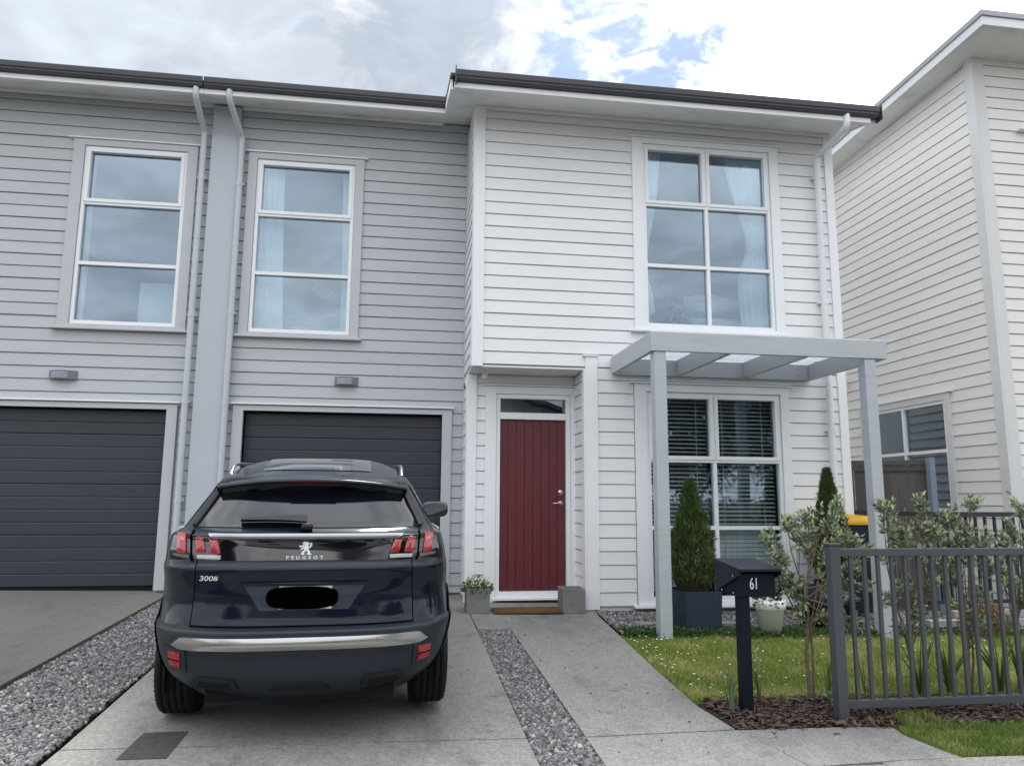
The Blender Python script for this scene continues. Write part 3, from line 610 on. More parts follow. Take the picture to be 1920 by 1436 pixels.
# ================================================================== things behind the glass
def curtain(x0b, x1b, x0t, x1t, y, z0, z1, label, tie=None, pinch=0.5):
    """pleated sheer; at height tie the cloth is gathered towards its outer edge"""
    mb = MB(); n = 70; m_ = 26
    def fn(u, v):
        z = z0 + (z1 - z0) * v
        a = x0b + (x0t - x0b) * v; b = x1b + (x1t - x1b) * v
        amp = 0.022
        x = a + (b - a) * u
        ph = u * 9 * 2 * math.pi
        return (x + 0.008 * math.sin(ph * 0.5 + 3 * v), y + amp * math.sin(ph + 0.7 * math.sin(4 * v)) * (0.6 + .4 * math.sin(5 * u + 1)), z)
    if tie:
        zt, side, wt_ = tie
        f0 = fn
        def fn(u, v):
            x, yy, z = f0(u, v); k = math.exp(-((z - zt) / (0.30 if z < zt else 0.62)) ** 2)
            ox = (x0b if side < 0 else x1b)
            return (ox + (x - ox) * (1 - k * pinch), yy, z)
    mb.grid(fn, n, m_)
    return mb.build('curtain', CURT, label=label, cat='curtain', group=None)
curtain(2.86, 3.02, 2.86, 3.14, YW + .17, 3.2, 5.5, 'narrow white curtain tied back at the left of the upper front window above the pergola', tie=(4.0, -1, .1), pinch=.6)
curtain(4.16, 4.50, 3.98, 4.50, YW + .17, 3.2, 5.5, 'wide white curtain tied back at the right of the upper front window above the pergola', tie=(4.35, 1, .2), pinch=.42)
curtain(-1.86, -1.50, -1.86, -1.58, YG + .17, 3.17, 5.4, 'white pleated curtain hanging at the left of the window over the car')
curtain(-0.80, -0.70, -0.84, -0.70, YG + .17, 3.17, 5.4, 'thin strip of white curtain at the right of the window over the car')
curtain(-3.91, -3.86, -3.91, -3.86, YG + .17, 3.2, 5.4, 'sliver of curtain at the left side of the far left upper window')
BED = mat('white_linen', (0.75, 0.77, 0.8), 0.8, 0.1, var=0.04)
bed = thing('bed', (3.8, 9.3, 2.95), 'white made-up bed with rumpled pillows behind the upper front window', 'bed')
mb = MB(); mb.box(3.35, 4.9, 8.75, 10.6, 2.98, 3.48); mb.build('mattress', BED, bed, bevel=0.08, bseg=4)
mb = MB(); mb.grid(lambda u, v: (3.3 + 1.65 * u, 8.70 + 1.9 * v, 3.53 + 0.06 * mnoise.noise(Vector((u * 5, v * 5, 1)))), 24, 24); mb.build('duvet', BED, bed)
for x, y, z, s in ((4.15, 8.95, 3.68, 1), (3.75, 8.9, 3.62, .9), (4.0, 9.25, 3.78, 1.1)):
    mb = MB(); mb.ico((x, y, z), (0.32 * s, 0.16, 0.11 * s), 3, 0.25); mb.build('pillow', BED, bed)
BEAR = mat('brown_plush', (0.20, 0.13, 0.10), 0.95, 0.05, var=0.2, vscale=60, bump=0.4, bscale=200); BEAR2 = mat('grey_plush', (0.33, 0.31, 0.30), 0.95, 0.05, var=0.3, vscale=50, bump=.4, bscale=200)
def bear(x, y, z, s, m, label):
    t = thing('teddy_bear', (x, y, z), label, 'teddy bear')
    mb = MB(); mb.ico((x, y, z + .15 * s), (.13 * s, .11 * s, .15 * s), 2); mb.build('torso', m, t)
    mb = MB(); mb.ico((x, y - .02 * s, z + .37 * s), (.11 * s, .10 * s, .10 * s), 2); mb.ico((x, y - .11 * s, z + .35 * s), (.045 * s, .04 * s, .035 * s), 2); mb.build('head', m, t)
    for k in (-1, 1):
        e = MB(); e.ico((x + k * .085 * s, y, z + .46 * s), (.038 * s, .02 * s, .038 * s), 2); e.build('ear', m, t)
        a = MB(); a.tube([(x + k * .10 * s, y - .02, z + .25 * s), (x + k * .17 * s, y - .07 * s, z + .17 * s), (x + k * .16 * s, y - .12 * s, z + .10 * s)], [.045 * s, .04 * s, .035 * s], 10); a.build('arm', m, t)
        l = MB(); l.tube([(x + k * .07 * s, y - .04, z + .06 * s), (x + k * .12 * s, y - .14 * s, z + .05 * s), (x + k * .13 * s, y - .20 * s, z + .07 * s)], [.06 * s, .05 * s, .05 * s], 10); l.build('leg', m, t)
bear(3.17, 8.72, 3.30, 1.15, BEAR, 'large brown teddy bear sitting behind the lower left pane of the upper front window')
bear(3.36, 8.62, 3.26, 0.72, BEAR2, 'small mottled grey soft toy next to the brown bear in the upper front window')
t = thing('stool', (3.25, 8.7, 2.95), 'low bench under the soft toys inside the upper front window', 'bench')
mb = MB(); mb.box(2.95, 3.55, 8.55, 8.95, 3.2, 3.27); mb.build('seat', BED, t)
for x, y in ((3.0, 8.6), (3.5, 8.6), (3.0, 8.9), (3.5, 8.9)):
    mb = MB(); mb.box(x - .02, x + .02, y - .02, y + .02, 2.955, 3.2); mb.build('leg', BED, t)
mb = MB(); BL = mat('blue_headboard', (0.10, 0.18, 0.26), 0.7)
t = thing('bed', (-1.1, 10, 2.95), 'bed with a pale blue panelled headboard behind the window over the garage', 'bed')
for k in range(3):
    mb = MB(); mb.box(-1.55, -0.4, 9.95, 10.0, 3.28 + k * .15, 3.42 + k * .15); mb.build('headboard_panel', BL, t, bevel=.01)
mb = MB(); mb.box(-1.5, -0.45, 10.0, 11.9, 3.05, 3.4); mb.build('mattress', BED, t, bevel=.06)
# wicker heart hung inside
mb = MB(); pts = []
for k in range(33):
    a = 2 * math.pi * k / 32; pts.append((-1.02 + 0.0075 * 16 * math.sin(a) ** 3, 9.62, 3.83 + 0.0075 * (13 * math.cos(a) - 5 * math.cos(2 * a) - 2 * math.cos(3 * a) - math.cos(4 * a))))
mb.tube(pts, 0.012, 8, caps=False); mb.build('wicker_heart', mat('wicker', (0.35, 0.33, 0.28), 0.9, var=0.3, vscale=60), label='heart shaped wicker wreath hanging in the window over the garage', cat='ornament')
t = thing('cabinet', (-2.98, 9.8, 2.95), 'white cabinet standing behind the far left upper window', 'cabinet')
mb = MB(); mb.box(-3.26, -2.62, 9.6, 10.0, 2.97, 3.82); mb.build('carcass', BED, t, bevel=.004)
mb = MB(); mb.box(-3.20, -2.66, 9.585, 9.598, 3.02, 3.72); mb.build('cabinet_door', BED, t, bevel=.004)
# venetian blinds
BLD = mat('white_blind_slat', (0.88, 0.9, 0.9), 0.4, var=0.02)
def blind(x0, x1, z0, z1, y, label, split=0.9):
    t = thing('venetian_blind', ((x0 + x1) / 2, y, z0), label, 'blind', 'venetian blinds behind the downstairs front window')
    mb = MB(); mb.box(x0, x1, y - .02, y + .03, z1 - .04, z1); mb.build('head_rail', BLD, t)
    z = z1 - .075; cache = {}
    while z > z0 + 0.03:
        tilt = R(24 if z > split else 62); w = 0.024
        k = round(tilt, 3)
        if k not in cache:
            s = MB(); d = (math.cos(tilt) * w, math.sin(tilt) * w); n = (-math.sin(tilt) * .0022, math.cos(tilt) * .0022)
            s.prism([(-d[0] - n[0], -d[1] - n[1]), (d[0] - n[0], d[1] - n[1]), (d[0] + n[0], d[1] + n[1]), (-d[0] + n[0], -d[1] + n[1])], 0, -(x1 - x0) / 2, (x1 - x0) / 2)
            me = bpy.data.meshes.new('slat'); me.from_pydata(s.v, [], s.f); me.materials.append(BLD); cache[k] = me
        o = bpy.data.objects.new('slat', cache[k]); col.objects.link(o); o.parent = t; o.location = (0, 0, z - z0)
        z -= 0.0495
    for f in (0.18, 0.82):
        mb = MB(); x = x0 + (x1 - x0) * f; mb.box(x - .004, x + .004, y - .027, y - .026, z0, z1 - .04); mb.build('ladder_tape', BLD, t)
blind(2.88, 3.63, 0.10, 2.42, YW + .16, 'left venetian blind with open slats behind the downstairs front window')
blind(3.68, 4.47, 0.10, 2.42, YW + .16, 'right venetian blind with open slats behind the downstairs front window')

# ================================================================== PERGOLA
pg = thing('pergola', (3.65, 7.6, G(3.65, 7.6)), 'pale blue-grey timber pergola with two posts over the downstairs front window', 'pergola')
part_box('front_beam', PERG, pg, 2.39, 4.90, 6.86, 6.905, 2.625, 2.815, bevel=0.003)
part_box('ledger', PERG, pg, 2.42, 4.90, YW - 0.085, YW - 0.036, 2.62, 2.81, bevel=0.003)
for i, (x0, x1) in enumerate(((2.39, 2.435), (3.19, 3.235), (4.02, 4.065), (4.855, 4.90))):
    part_box('rafter', PERG, pg, x0, x1, 6.908, YW - 0.088, 2.622, 2.812, bevel=0.003)
for x0 in (2.425, 4.655):
    part_box('post', PERG, pg, x0, x0 + 0.12, 6.872, 6.992, G(x0, 6.9) - 0.05, 2.622, bevel=0.004)
mb = MB(); mb.hexa([(2.41, 6.88, 2.819), (4.88, 6.88, 2.819), (4.88, YW - .05, 2.83), (2.41, YW - .05, 2.83), (2.41, 6.88, 2.826), (4.88, 6.88, 2.826), (4.88, YW - .05, 2.837), (2.41, YW - .05, 2.837)])
pm = bpy.data.materials.new('translucent_roof_sheet'); pm.use_nodes = True; N_ = pm.node_tree.nodes; b_ = N_['Principled BSDF']; b_.inputs['Base Color'].default_value = (0.8, 0.82, 0.84, 1); b_.inputs['Roughness'].default_value = 0.3
t1 = N_.new('ShaderNodeBsdfTransparent'); t1.inputs[0].default_value = (.9, .92, .95, 1); t2 = N_.new('ShaderNodeBsdfTranslucent'); t2.inputs[0].default_value = (0.85, .87, .9, 1)
m1 = N_.new('ShaderNodeMixShader'); m2 = N_.new('ShaderNodeMixShader'); m1.inputs[0].default_value = 0.55; m2.inputs[0].default_value = 0.85
pm.node_tree.links.new(t1.outputs[0], m1.inputs[1]); pm.node_tree.links.new(t2.outputs[0], m1.inputs[2]); pm.node_tree.links.new(b_.outputs[0], m2.inputs[1]); pm.node_tree.links.new(m1.outputs[0], m2.inputs[2]); pm.node_tree.links.new(m2.outputs[0], N_['Material Output'].inputs[0])
mb.build('roof_sheet', pm, pg)
for x, z in ((4.72, 2.76), (4.72, 2.68), (2.52, 2.66)):
    mb = MB(); mb.lathe([(0, -.008), (.010, -.007), (.012, 0)], (x, YW - .086, z), 10, axis=1); mb.build('bolt', STEEL, pg)

# ================================================================== RIGHT HOUSE
XR, YR = 7.26, 8.05
rh = thing('house', (9, 9, 0), 'cream weatherboard house with a pale grey gutter at the right edge, seen past the pergola', 'house')
RWs = (9.02, 10.75, 1.05, 2.52)   # y range, z range of glazing
def rtop(y): return 7.0 - 0.045 * (y - YR)
PR = 6.834 - .15 * 45
boards(rh, CREAM, 'y', XR, YR + 0.11, 13.4, -0.10, 6.85, PR, [(8.92, 10.87, 1.0, 2.63)], sign=-1)
boards(rh, CREAM, 'x', YR, XR + 0.14, 10.5, -0.10, 6.98, PR + .006)
mb = MB()
bars(mb, [RWs], YR + .012, 13.4, -0.3, 6.9, lambda a, b, c, d: mb.box(XR + 0.012, XR + 0.1, a, b, c, d)); mb.box(XR + .1, 10.5, YR + .012, YR + .1, -.3, 6.95); mb.build('wall', CREAM, rh)
part_box('corner_board', CTRIM, rh, XR - 0.034, XR + 0.0, YR - 0.034, YR + 0.11, -0.2, 6.99); part_box('corner_board', CTRIM, rh, XR + 0.001, XR + 0.14, YR - 0.034, YR, -0.2, 6.99)
def Tside(v):   # window built along x facing -y, turned to face -x
    return (XR + (v[1] - 0.0), v[0], v[2])
window(rh, CTRIM, 8.90, 10.87, 0.98, 2.63, 0.0, 9.0, 10.77, 1.05, 2.54, [9.88], [1.86], GLASS, trans=Tside)
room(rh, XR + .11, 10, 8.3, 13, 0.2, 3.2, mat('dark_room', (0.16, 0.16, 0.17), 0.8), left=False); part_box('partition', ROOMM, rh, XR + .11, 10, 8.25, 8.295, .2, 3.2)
t = thing('venetian_blind', (XR + .16, 9.88, 1.05), 'pale closed blind behind the side window of the cream house', 'blind')
cme = None
for k in range(18):
    if cme is None:
        s = MB(); s.prism([(-.02, -.03), (-.017, -.03), (.02, .03), (.017, .03)], 1, -.85, .85); cme = bpy.data.meshes.new('slat'); cme.from_pydata(s.v, [], s.f); cme.materials.append(BLD)
    o = bpy.data.objects.new('slat', cme); col.objects.link(o); o.parent = t; o.location = (0, 0, 0.06 + k * .08)
def hz(y, d=0): return 6.94 - 0.045 * (y - 7.4) + d
def rbox(mb, x0, x1, y0, y1, d0, d1):
    mb.hexa([(x0, y0, hz(y0, d0)), (x1, y0, hz(y0, d0)), (x1, y1, hz(y1, d0)), (x0, y1, hz(y1, d0)), (x0, y0, hz(y0, d1)), (x1, y0, hz(y0, d1)), (x1, y1, hz(y1, d1)), (x0, y1, hz(y1, d1))])
mb = MB(); rbox(mb, 6.90, 10.5, 7.42, 13.4, 0.015, 0.03); mb.build('soffit', SOFF, rh)
RF = mat('pale_fascia', (0.70, 0.72, 0.75), 0.4, var=0.02)
mb = MB(); rbox(mb, 6.88, 6.90, 7.40, 13.4, 0, 0.115); mb.build('fascia', RF, rh)
mb = MB(); rbox(mb, 6.902, 10.5, 7.40, 7.42, 0, 0.113); mb.build('fascia', RF, rh)
mb = MB(); rbox(mb, 6.86, 6.895, 7.38, 13.4, 0.117, 0.185); mb.build('roof_edge', GUTR, rh)
mb = MB(); rbox(mb, 6.897, 10.5, 7.38, 7.41, 0.117, 0.185); mb.build('roof_edge', GUTR, rh)
mb = MB(); rbox(mb, 6.897, 10.5, 7.412, 13.4, 0.12, 0.18); mb.build('roof', GUTR, rh)
part_box('head_flashing', FLASH, rh, 7.80, 9.6, YR - .10, YR, 5.94, 5.965); 
v = MB(); v.box(XR - .04, XR, 11.2, 11.5, 2.93, 3.2); v.grid(lambda u, w_: (XR - .04 - .13 * math.sin(w_ * math.pi / 2), 11.22 + .26 * u, 3.18 - .22 * (1 - math.cos(w_ * math.pi / 2))), 6, 8); v.build('wall_vent', ALU, rh)
# timber fence between the houses
tf = thing('paling_fence', (6.0, 9.3, -.1), 'brown timber paling fence with a capping rail between the white and cream houses', 'fence')
A, B_ = Vector((5.40, 9.66, 0)), Vector((6.80, 8.88, 0)); dv = (B_ - A); Ln = dv.length; u = dv.normalized(); nn = Vector((u.y, -u.x, 0))
def obl(mb, s0, s1, d0, d1, z0, z1):
    P = []
    for z in (z0, z1):
        for s_, d_ in ((s0, d0), (s1, d0), (s1, d1), (s0, d1)): q = A + u * s_ + nn * d_; P.append((q.x, q.y, z))
    mb.hexa(P)
n = 11
for k in range(n):
    mb = MB(); w = Ln / n; obl(mb, k * w + .003, (k + 1) * w - .003, 0.0, .02 + .003 * (k % 2), -.2, 1.62); mb.build('paling', TIMB, tf)
mb = MB(); obl(mb, -.02, Ln + .02, -.03, .06, 1.66, 1.72); mb.build('capping_rail', TIMB, tf)
mb = MB(); obl(mb, -.02, Ln + .02, .024, .045, 1.58, 1.655); mb.build('rail', TIMB, tf)
gp_ = thing('gate_post', (6.77, 8.78, -.1), 'pale blue-grey square metal post at the end of the timber fence', 'post')
part_box('post', mat('blue_grey_steel', (0.20, 0.25, 0.31), 0.4), gp_, 6.72, 6.80, 8.72, 8.80, -.2, 1.75, bevel=.004)
part_box('post_cap', FENM, gp_, 6.715, 6.805, 8.715, 8.805, 1.751, 1.765)
# black railing in front of cream house
br = thing('railing', (6.3, 7.4, G(6.3, 7.4)), 'black metal balustrade beside the cream house behind the grey-green bushes', 'railing')
part_box('top_rail', BLKM, br, 5.55, 9.0, 7.36, 7.42, 1.03, 1.08); part_box('bottom_rail', BLKM, br, 5.55, 9.0, 7.37, 7.41, 0.12, 0.16)
part_box('side_rail', BLKM, br, 5.55, 5.60, 7.43, 8.6, 1.03, 1.08)
for k in range(27):
    x = 5.60 + k * 0.115; mb = MB(); mb.box(x, x + .022, 7.375, 7.402, .162, 1.028); mb.build('baluster', BLKM, br)
TD = mat('grey_decking', (0.30, 0.29, 0.285), 0.8, 0.2, var=0.15, vscale=8, stretch=(.4, 4, 4))
st = thing('timber_steps', (6.3, 7.1, G(6.3, 7.1)), 'low weathered timber edging steps behind the front lawn at the right', 'steps')
for k in range(3):
    part_box('tread', TD, st, 5.0 + k * .35, 9.0, 7.02 + k * .09, 7.09 + k * .09, G(6, 7.1) - .02 + k * 0.075, G(6, 7.1) + 0.05 + k * 0.075, bevel=.004)

# ================================================================== WHEELIE BIN
bn = thing('wheelie_bin', (5.06, 8.05, G(5.1, 8)), 'dark wheelie bin with a yellow lid standing behind the right pergola post', 'bin')
BINM = mat('dark_green_plastic', (0.008, 0.022, 0.03), 0.5); YEL = mat('yellow_plastic', (0.62, 0.36, 0.01), 0.45)
gz = G(5.1, 8)
mb = MB(); mb.hexa([(4.86, 7.90, gz + .04), (5.26, 7.90, gz + .04), (5.26, 8.22, gz + .04), (4.86, 8.22, gz + .04), (4.81, 7.80, gz + 1.0), (5.33, 7.80, gz + 1.0), (5.33, 8.30, gz + 1.0), (4.81, 8.30, gz + 1.0)]); mb.build('bin_body', BINM, bn, bevel=.02, bseg=3)
mb = MB(); mb.box(4.795, 5.345, 7.77, 8.32, gz + 1.003, gz + 1.05); mb.hexa([(4.81, 7.79, gz + 1.05), (5.33, 7.79, gz + 1.05), (5.33, 8.31, gz + 1.05), (4.81, 8.31, gz + 1.05), (4.86, 7.85, gz + 1.10), (5.28, 7.85, gz + 1.10), (5.28, 8.29, gz + 1.12), (4.86, 8.29, gz + 1.12)]); mb.build('bin_lid', YEL, bn, bevel=.012)
for x in (4.86, 5.27):
    mb = MB(); mb.lathe([(0, -.02), (.09, -.02), (.10, 0), (.09, .02), (0, .02)], (x, 8.24, gz + .10), 18, axis=0); mb.build('wheel', DARKM, bn)

# ================================================================== FRONT FENCE
ff = thing('front_fence', (3.4, 4.62, G(3.4, 4.6)), 'grey tubular metal front fence with upright balusters at the right, along the mulch bed', 'fence')
gx = lambda x: G(x, 4.62)
part_box('post', FENM, ff, 2.775, 2.845, 4.585, 4.655, gx(2.8) - .04, 0.905, bevel=.003); part_box('post_cap', FENM, ff, 2.768, 2.852, 4.578, 4.662, .906, .920, bevel=.003)
part_box('top_rail', FENM, ff, 2.847, 6.4, 4.60, 4.64, 0.838, 0.885, bevel=.003); part_box('bottom_rail', FENM, ff, 2.847, 6.4, 4.60, 4.64, -0.105, -0.055, bevel=.003)
for k in range(36):
    x = 2.92 + k * 0.0975; part_box('baluster', FENM, ff, x, x + .022, 4.609, 4.631, -.0545, .8375, bevel=0)

# ================================================================== MAILBOX
mx_ = thing('mailbox', (2.275, 4.81, G(2.27, 4.81)), 'dark navy mailbox numbered 61 on a square post beside the path', 'mailbox')
part_box('post', NAVY, mx_, 2.225, 2.297, 4.77, 4.84, G(2.27, 4.8) - .05, 0.566, bevel=.003)
mb = MB(); mb.prism([(4.76, 0.568), (5.07, 0.568), (5.09, 0.775), (4.76, 0.715)], 0, 2.215, 2.475); mb.build('box', NAVY, mx_, bevel=.002)
mb = MB(); mb.hexa([(2.20, 4.70, 0.745), (2.49, 4.70, 0.745), (2.49, 5.10, 0.785), (2.20, 5.10, 0.785), (2.20, 4.70, 0.751), (2.49, 4.70, 0.751), (2.49, 5.10, 0.791), (2.20, 5.10, 0.791)]); mb.box(2.20, 2.49, 4.70, 4.703, 0.735, .746)
mb.hexa([(2.20, 4.70, 0.715), (2.206, 4.70, 0.715), (2.206, 5.09, 0.57), (2.20, 5.09, 0.57), (2.20, 4.70, 0.744), (2.206, 4.70, 0.744), (2.206, 5.09, 0.784), (2.20, 5.09, 0.784)])
mb.hexa([(2.484, 4.70, 0.715), (2.49, 4.70, 0.715), (2.49, 5.09, 0.57), (2.484, 5.09, 0.57), (2.484, 4.70, 0.744), (2.49, 4.70, 0.744), (2.49, 5.09, 0.784), (2.484, 5.09, 0.784)])
mb.build('lid', mat('mailbox_lid', (0.012, 0.012, 0.022), 0.35, .4), mx_)
for z, y in ((.70, 4.80), (.59, 4.8), (.59, 4.98)):
    mb = MB(); mb.lathe([(0, -.004), (.004, -.003), (.005, 0)], (2.199, y, z), 8, axis=0); mb.build('rivet', STEEL, mx_)
def text_mesh(s, size, m, name, parent, mat4, ext=0.002, sx=1.0, spacing=1.0, shear=0.0, off=0.0):
    c = bpy.data.curves.new(name, 'FONT'); c.body = s; c.size = size; c.extrude = ext; c.align_x = 'CENTER'; c.align_y = 'CENTER'; c.space_character = spacing; c.shear = shear; c.offset = off
    o = bpy.data.objects.new(name, c); col.objects.link(o); dg = bpy.context.evaluated_depsgraph_get(); dg.update(); me = bpy.data.meshes.new_from_object(o.evaluated_get(dg)); bpy.data.objects.remove(o)
    me.transform(Matrix.Scale(sx, 4, (1, 0, 0))); me.transform(mat4); me.materials.clear(); me.materials.append(m)
    return link(name, me, parent)
text_mesh('61', 0.105, NUMW, 'number', mx_, Matrix.Translation(Vector((2.325, 4.757, 0.650)) - wloc(mx_)) @ Matrix.Rotation(math.pi / 2, 4, 'X'), .001, .60)

# ================================================================== POTS AND PLANTS
LEAF_V = [(0, 0, 0), (.5, .45, .08), (0, 1, -.06), (-.5, .45, .08), (0, .5, -.05)]; LEAF_F = [(0, 1, 4), (1, 2, 4), (2, 3, 4), (3, 0, 4)]
def leaves(name, m, parent, P, Dn, ln, wd, n=None, **k):
    n = len(P); rot = frame_rot(Dn, rng.uniform(0, 2 * math.pi, n)); s = np.column_stack([wd, ln, ln])
    V, F = scatter(LEAF_V, LEAF_F, P, rot, s); return raw_mesh(name, V, F, m, parent, **k)
def cube_pot(x0, x1, y0, y1, gz, h, label, group=None):
    t = thing('planter', ((x0 + x1) / 2, (y0 + y1) / 2, gz), label, 'planter', group); w = .022
    mb = MB(); mb.box(x0, x1, y0, y0 + w, gz, gz + h); mb.box(x0, x1, y1 - w, y1, gz, gz + h); mb.box(x0, x0 + w, y0 + w, y1 - w, gz, gz + h); mb.box(x1 - w, x1, y0 + w, y1 - w, gz, gz + h); mb.box(x0 + w, x1 - w, y0 + w, y1 - w, gz, gz + .03)
    mb.build('pot', POTC, t, bevel=.004); s = MB(); s.box(x0 + w, x1 - w, y0 + w, y1 - w, gz + .03, gz + h - .04); s.build('soil', SOIL, t); return t
gz = G(.9, 8.2)
cube_pot(0.74, 0.99, 8.12, 8.37, gz, .255, 'square concrete planter left of the doormat with a small flowering plant in it')
cube_pot(1.78, 2.03, 8.12, 8.40, G(1.9, 8.2), .26, 'empty square concrete planter right of the doormat')
GRN = leafmat('bright_leaf', (0.06, 0.13, 0.025), (0.16, 0.24, 0.05)); YGR = leafmat('yellow_petal', (0.55, 0.55, 0.25), (0.62, 0.6, 0.42), .3)
n = 420; a = rng.uniform(0, 2 * np.pi, n); r = np.sqrt(rng.uniform(0, 1, n)) * .16; P = np.column_stack([.865 + r * np.cos(a), 8.245 + r * np.sin(a), gz + .2 + rng.uniform(0, .16, n) * (1.2 - r / .16 * .7)])
t = thing('potted_plant', (.865, 8.245, gz + .215), 'low leafy plant with pale yellow flowers in the left concrete planter', 'plant')
leaves('foliage', GRN, t, P, np.column_stack([np.cos(a) * .8, np.sin(a) * .8, rng.uniform(.1, 1.2, n)]), rng.uniform(.025, .05, n), rng.uniform(.012, .022, n), kind='stuff')
n = 70; a = rng.uniform(0, 2 * np.pi, n); r = np.sqrt(rng.uniform(0, 1, n)) * .14; P = np.column_stack([.865 + r * np.cos(a), 8.245 + r * np.sin(a), gz + .33 + rng.uniform(-.03, .04, n)])
leaves('flower', YGR, t, P, np.column_stack([rng.normal(size=(n, 2)), rng.uniform(.2, 1, n)]), rng.uniform(.015, .025, n), rng.uniform(.014, .02, n), kind='stuff')
mat_c = mat('coir_mat', (0.14, 0.085, 0.048), 0.95, 0.05, var=0.25, vscale=40, bump=0.8, bscale=250)
mb = MB(); mb.grid(lambda u, v: (1.03 + .75 * u + (.006 * math.sin(9 * v)), 8.08 + .42 * v, G(1.4, 8.2) + .017 + .004 * mnoise.noise(Vector((u * 8, v * 6, 0)))), 30, 18); mb.box(1.035, 1.775, 8.085, 8.495, G(1.4, 8.2) + .002, G(1.4, 8.2) + .012)
mb.build('doormat', mat_c, label='worn brown coir doormat in front of the maroon door', cat='doormat')
mb = MB(); 
text_mesh('welcome', 0.12, mat('mat_print', (0.05, 0.03, 0.02), 0.95), 'mat_pattern', bpy.data.objects['doormat'], Matrix.Translation((1.38, 8.27, G(1.4, 8.2) + .0225)), .0004, 1.2) if False else None
# ribbed planter with cypress
def cypress(cx, cy, gz, h, r, label, seed):
    t = thing('conifer', (cx, cy, gz), label, 'conifer'); rg = np.random.default_rng(seed)
    mb = MB(); mb.tube([(cx, cy, gz), (cx + .01, cy, gz + h * .5), (cx, cy, gz + h * .93)], [.022, .014, .004], 8); mb.build('trunk', BARK, t)
    n = int(9500 * (h / 1.1)); v = rg.uniform(0, 1, n) ** .85
    prof = np.minimum(1, (v + .10) * 3.2) * (1 - v) ** .85 * 1.2 + .012
    a = rg.uniform(0, 2 * np.pi, n)
    lump = 1 + .16 * np.sin(a * 5 + v * 31) * np.sin(v * 17 + a) + .13 * np.sin(a * 3 + v * 9 + seed) + .10 * np.sin(a * 7 - v * 23) + .08 * np.sin(v * 41 + a * 2)
    rad = r * prof * lump * np.sqrt(rg.uniform(.35, 1, n)); rad *= np.where(rg.uniform(size=n) < .10, rg.uniform(1.05, 1.22, n), 1)
    P = np.column_stack([cx + rad * np.cos(a), cy + rad * np.sin(a), gz + .02 + v * (h - .05)])
    Dn = np.column_stack([np.cos(a) * .55, np.sin(a) * .55, np.full(n, 1.0)]) + rg.normal(size=(n, 3)) * .28
    brown = (rg.uniform(size=n) < (0.10 + 0.25 * (v < .25))) 
    for nm, msk, m in (('foliage', ~brown, CYP), ('dry_foliage', brown, CYPB)):
        k = int(msk.sum()); leaves(nm, m, t, P[msk], Dn[msk], rg.uniform(.03, .075, k), rg.uniform(.009, .017, k), kind='stuff')
    return t
CYP = leafmat('cypress_leaf', (0.028, 0.065, 0.018), (0.15, 0.21, 0.065), .12, .7); CYPB = leafmat('cypress_dry', (0.05, 0.03, 0.018), (0.11, 0.07, 0.04), .1, .8)
gz = G(2.9, 7.3)
rp = thing('planter', (2.95, 7.33, gz), 'round-cornered navy planter with vertical ribs holding the conifer left of the mailbox', 'planter')
mb = MB(); pts = []
for k in range(96):
    a_ = 2 * math.pi * k / 96; c_, s_ = math.cos(a_), math.sin(a_); rr = .228 / (abs(c_) ** 5 + abs(s_) ** 5) ** .2
    rr -= .006 * (k % 3 == 0); pts.append((rr * c_, rr * s_))
for sc_, z in ((.94, 0), (1.0, .375)): pass
P = []; n = 96
for sc_, z in ((.0, .0), (.93, 0), (1.0, .385), (.95, .385), (.93, .33), (0, .33)):
    P += [(2.95 + p[0] * sc_, 7.33 + p[1] * sc_, gz + z) for p in pts]
mb.add(P, [(j * n + i, j * n + (i + 1) % n, (j + 1) * n + (i + 1) % n, (j + 1) * n + i) for j in range(5) for i in range(n)]); mb.build('pot', RIBP, rp)
cypress(2.93, 7.33, gz + .335, 1.13, .245, 'bushy conifer in the ribbed navy planter beside the left pergola post', 3)
gz = G(4.6, 7.6)
rp = thing('planter', (4.70, 7.75, gz), 'dark navy pot behind the first bush under the slim conifer', 'planter')
mb = MB(); mb.lathe([(0, 0), (.15, 0), (.20, .42), (.185, .42), (.17, .36), (0, .36)], (4.70, 7.75, gz), 28); mb.build('pot', NAVY, rp)
cypress(4.70, 7.75, gz + .36, 1.27, .20, 'slim conifer in front of the downpipe beside the right pergola post', 5)
rp = thing('planter', (4.22, 7.3, G(4.2, 7.3)), 'large dark navy pot on the gravel behind the first bush', 'planter')
mb = MB(); mb.lathe([(0, 0), (.15, 0), (.18, .43), (.165, .43), (.15, .37), (0, .37)], (4.22, 7.30, G(4.2, 7.3)), 28); mb.build('pot', NAVY, rp)
# white pot with geranium
gz = G(3.6, 7.05)
wp = thing('flower_pot', (3.62, 7.10, gz), 'white plastic flower pot with a rim on the gravel edge right of the mailbox post', 'flower pot')
mb = MB(); mb.lathe([(0, 0), (.105, 0), (.135, .235), (.152, .24), (.158, .325), (.146, .328), (.138, .27), (0, .27)], (3.62, 7.10, gz), 32); mb.build('pot', mat('white_plastic', (0.86, 0.88, 0.87), .45), wp)
mb = MB(); mb.lathe([(0, .283), (.137, .28)], (3.62, 7.10, gz), 24); mb.build('soil', SOIL, wp)
ge = thing('geranium', (3.60, 7.10, gz + .28), 'small geranium with red blooms in the white flower pot', 'plant')
n = 160; a = rng.uniform(0, 2 * np.pi, n); r = np.sqrt(rng.uniform(0, 1, n)) * .14; P = np.column_stack([3.60 - .02 + r * np.cos(a), 7.06 + r * np.sin(a), gz + .30 + rng.uniform(-.03, .13, n)])
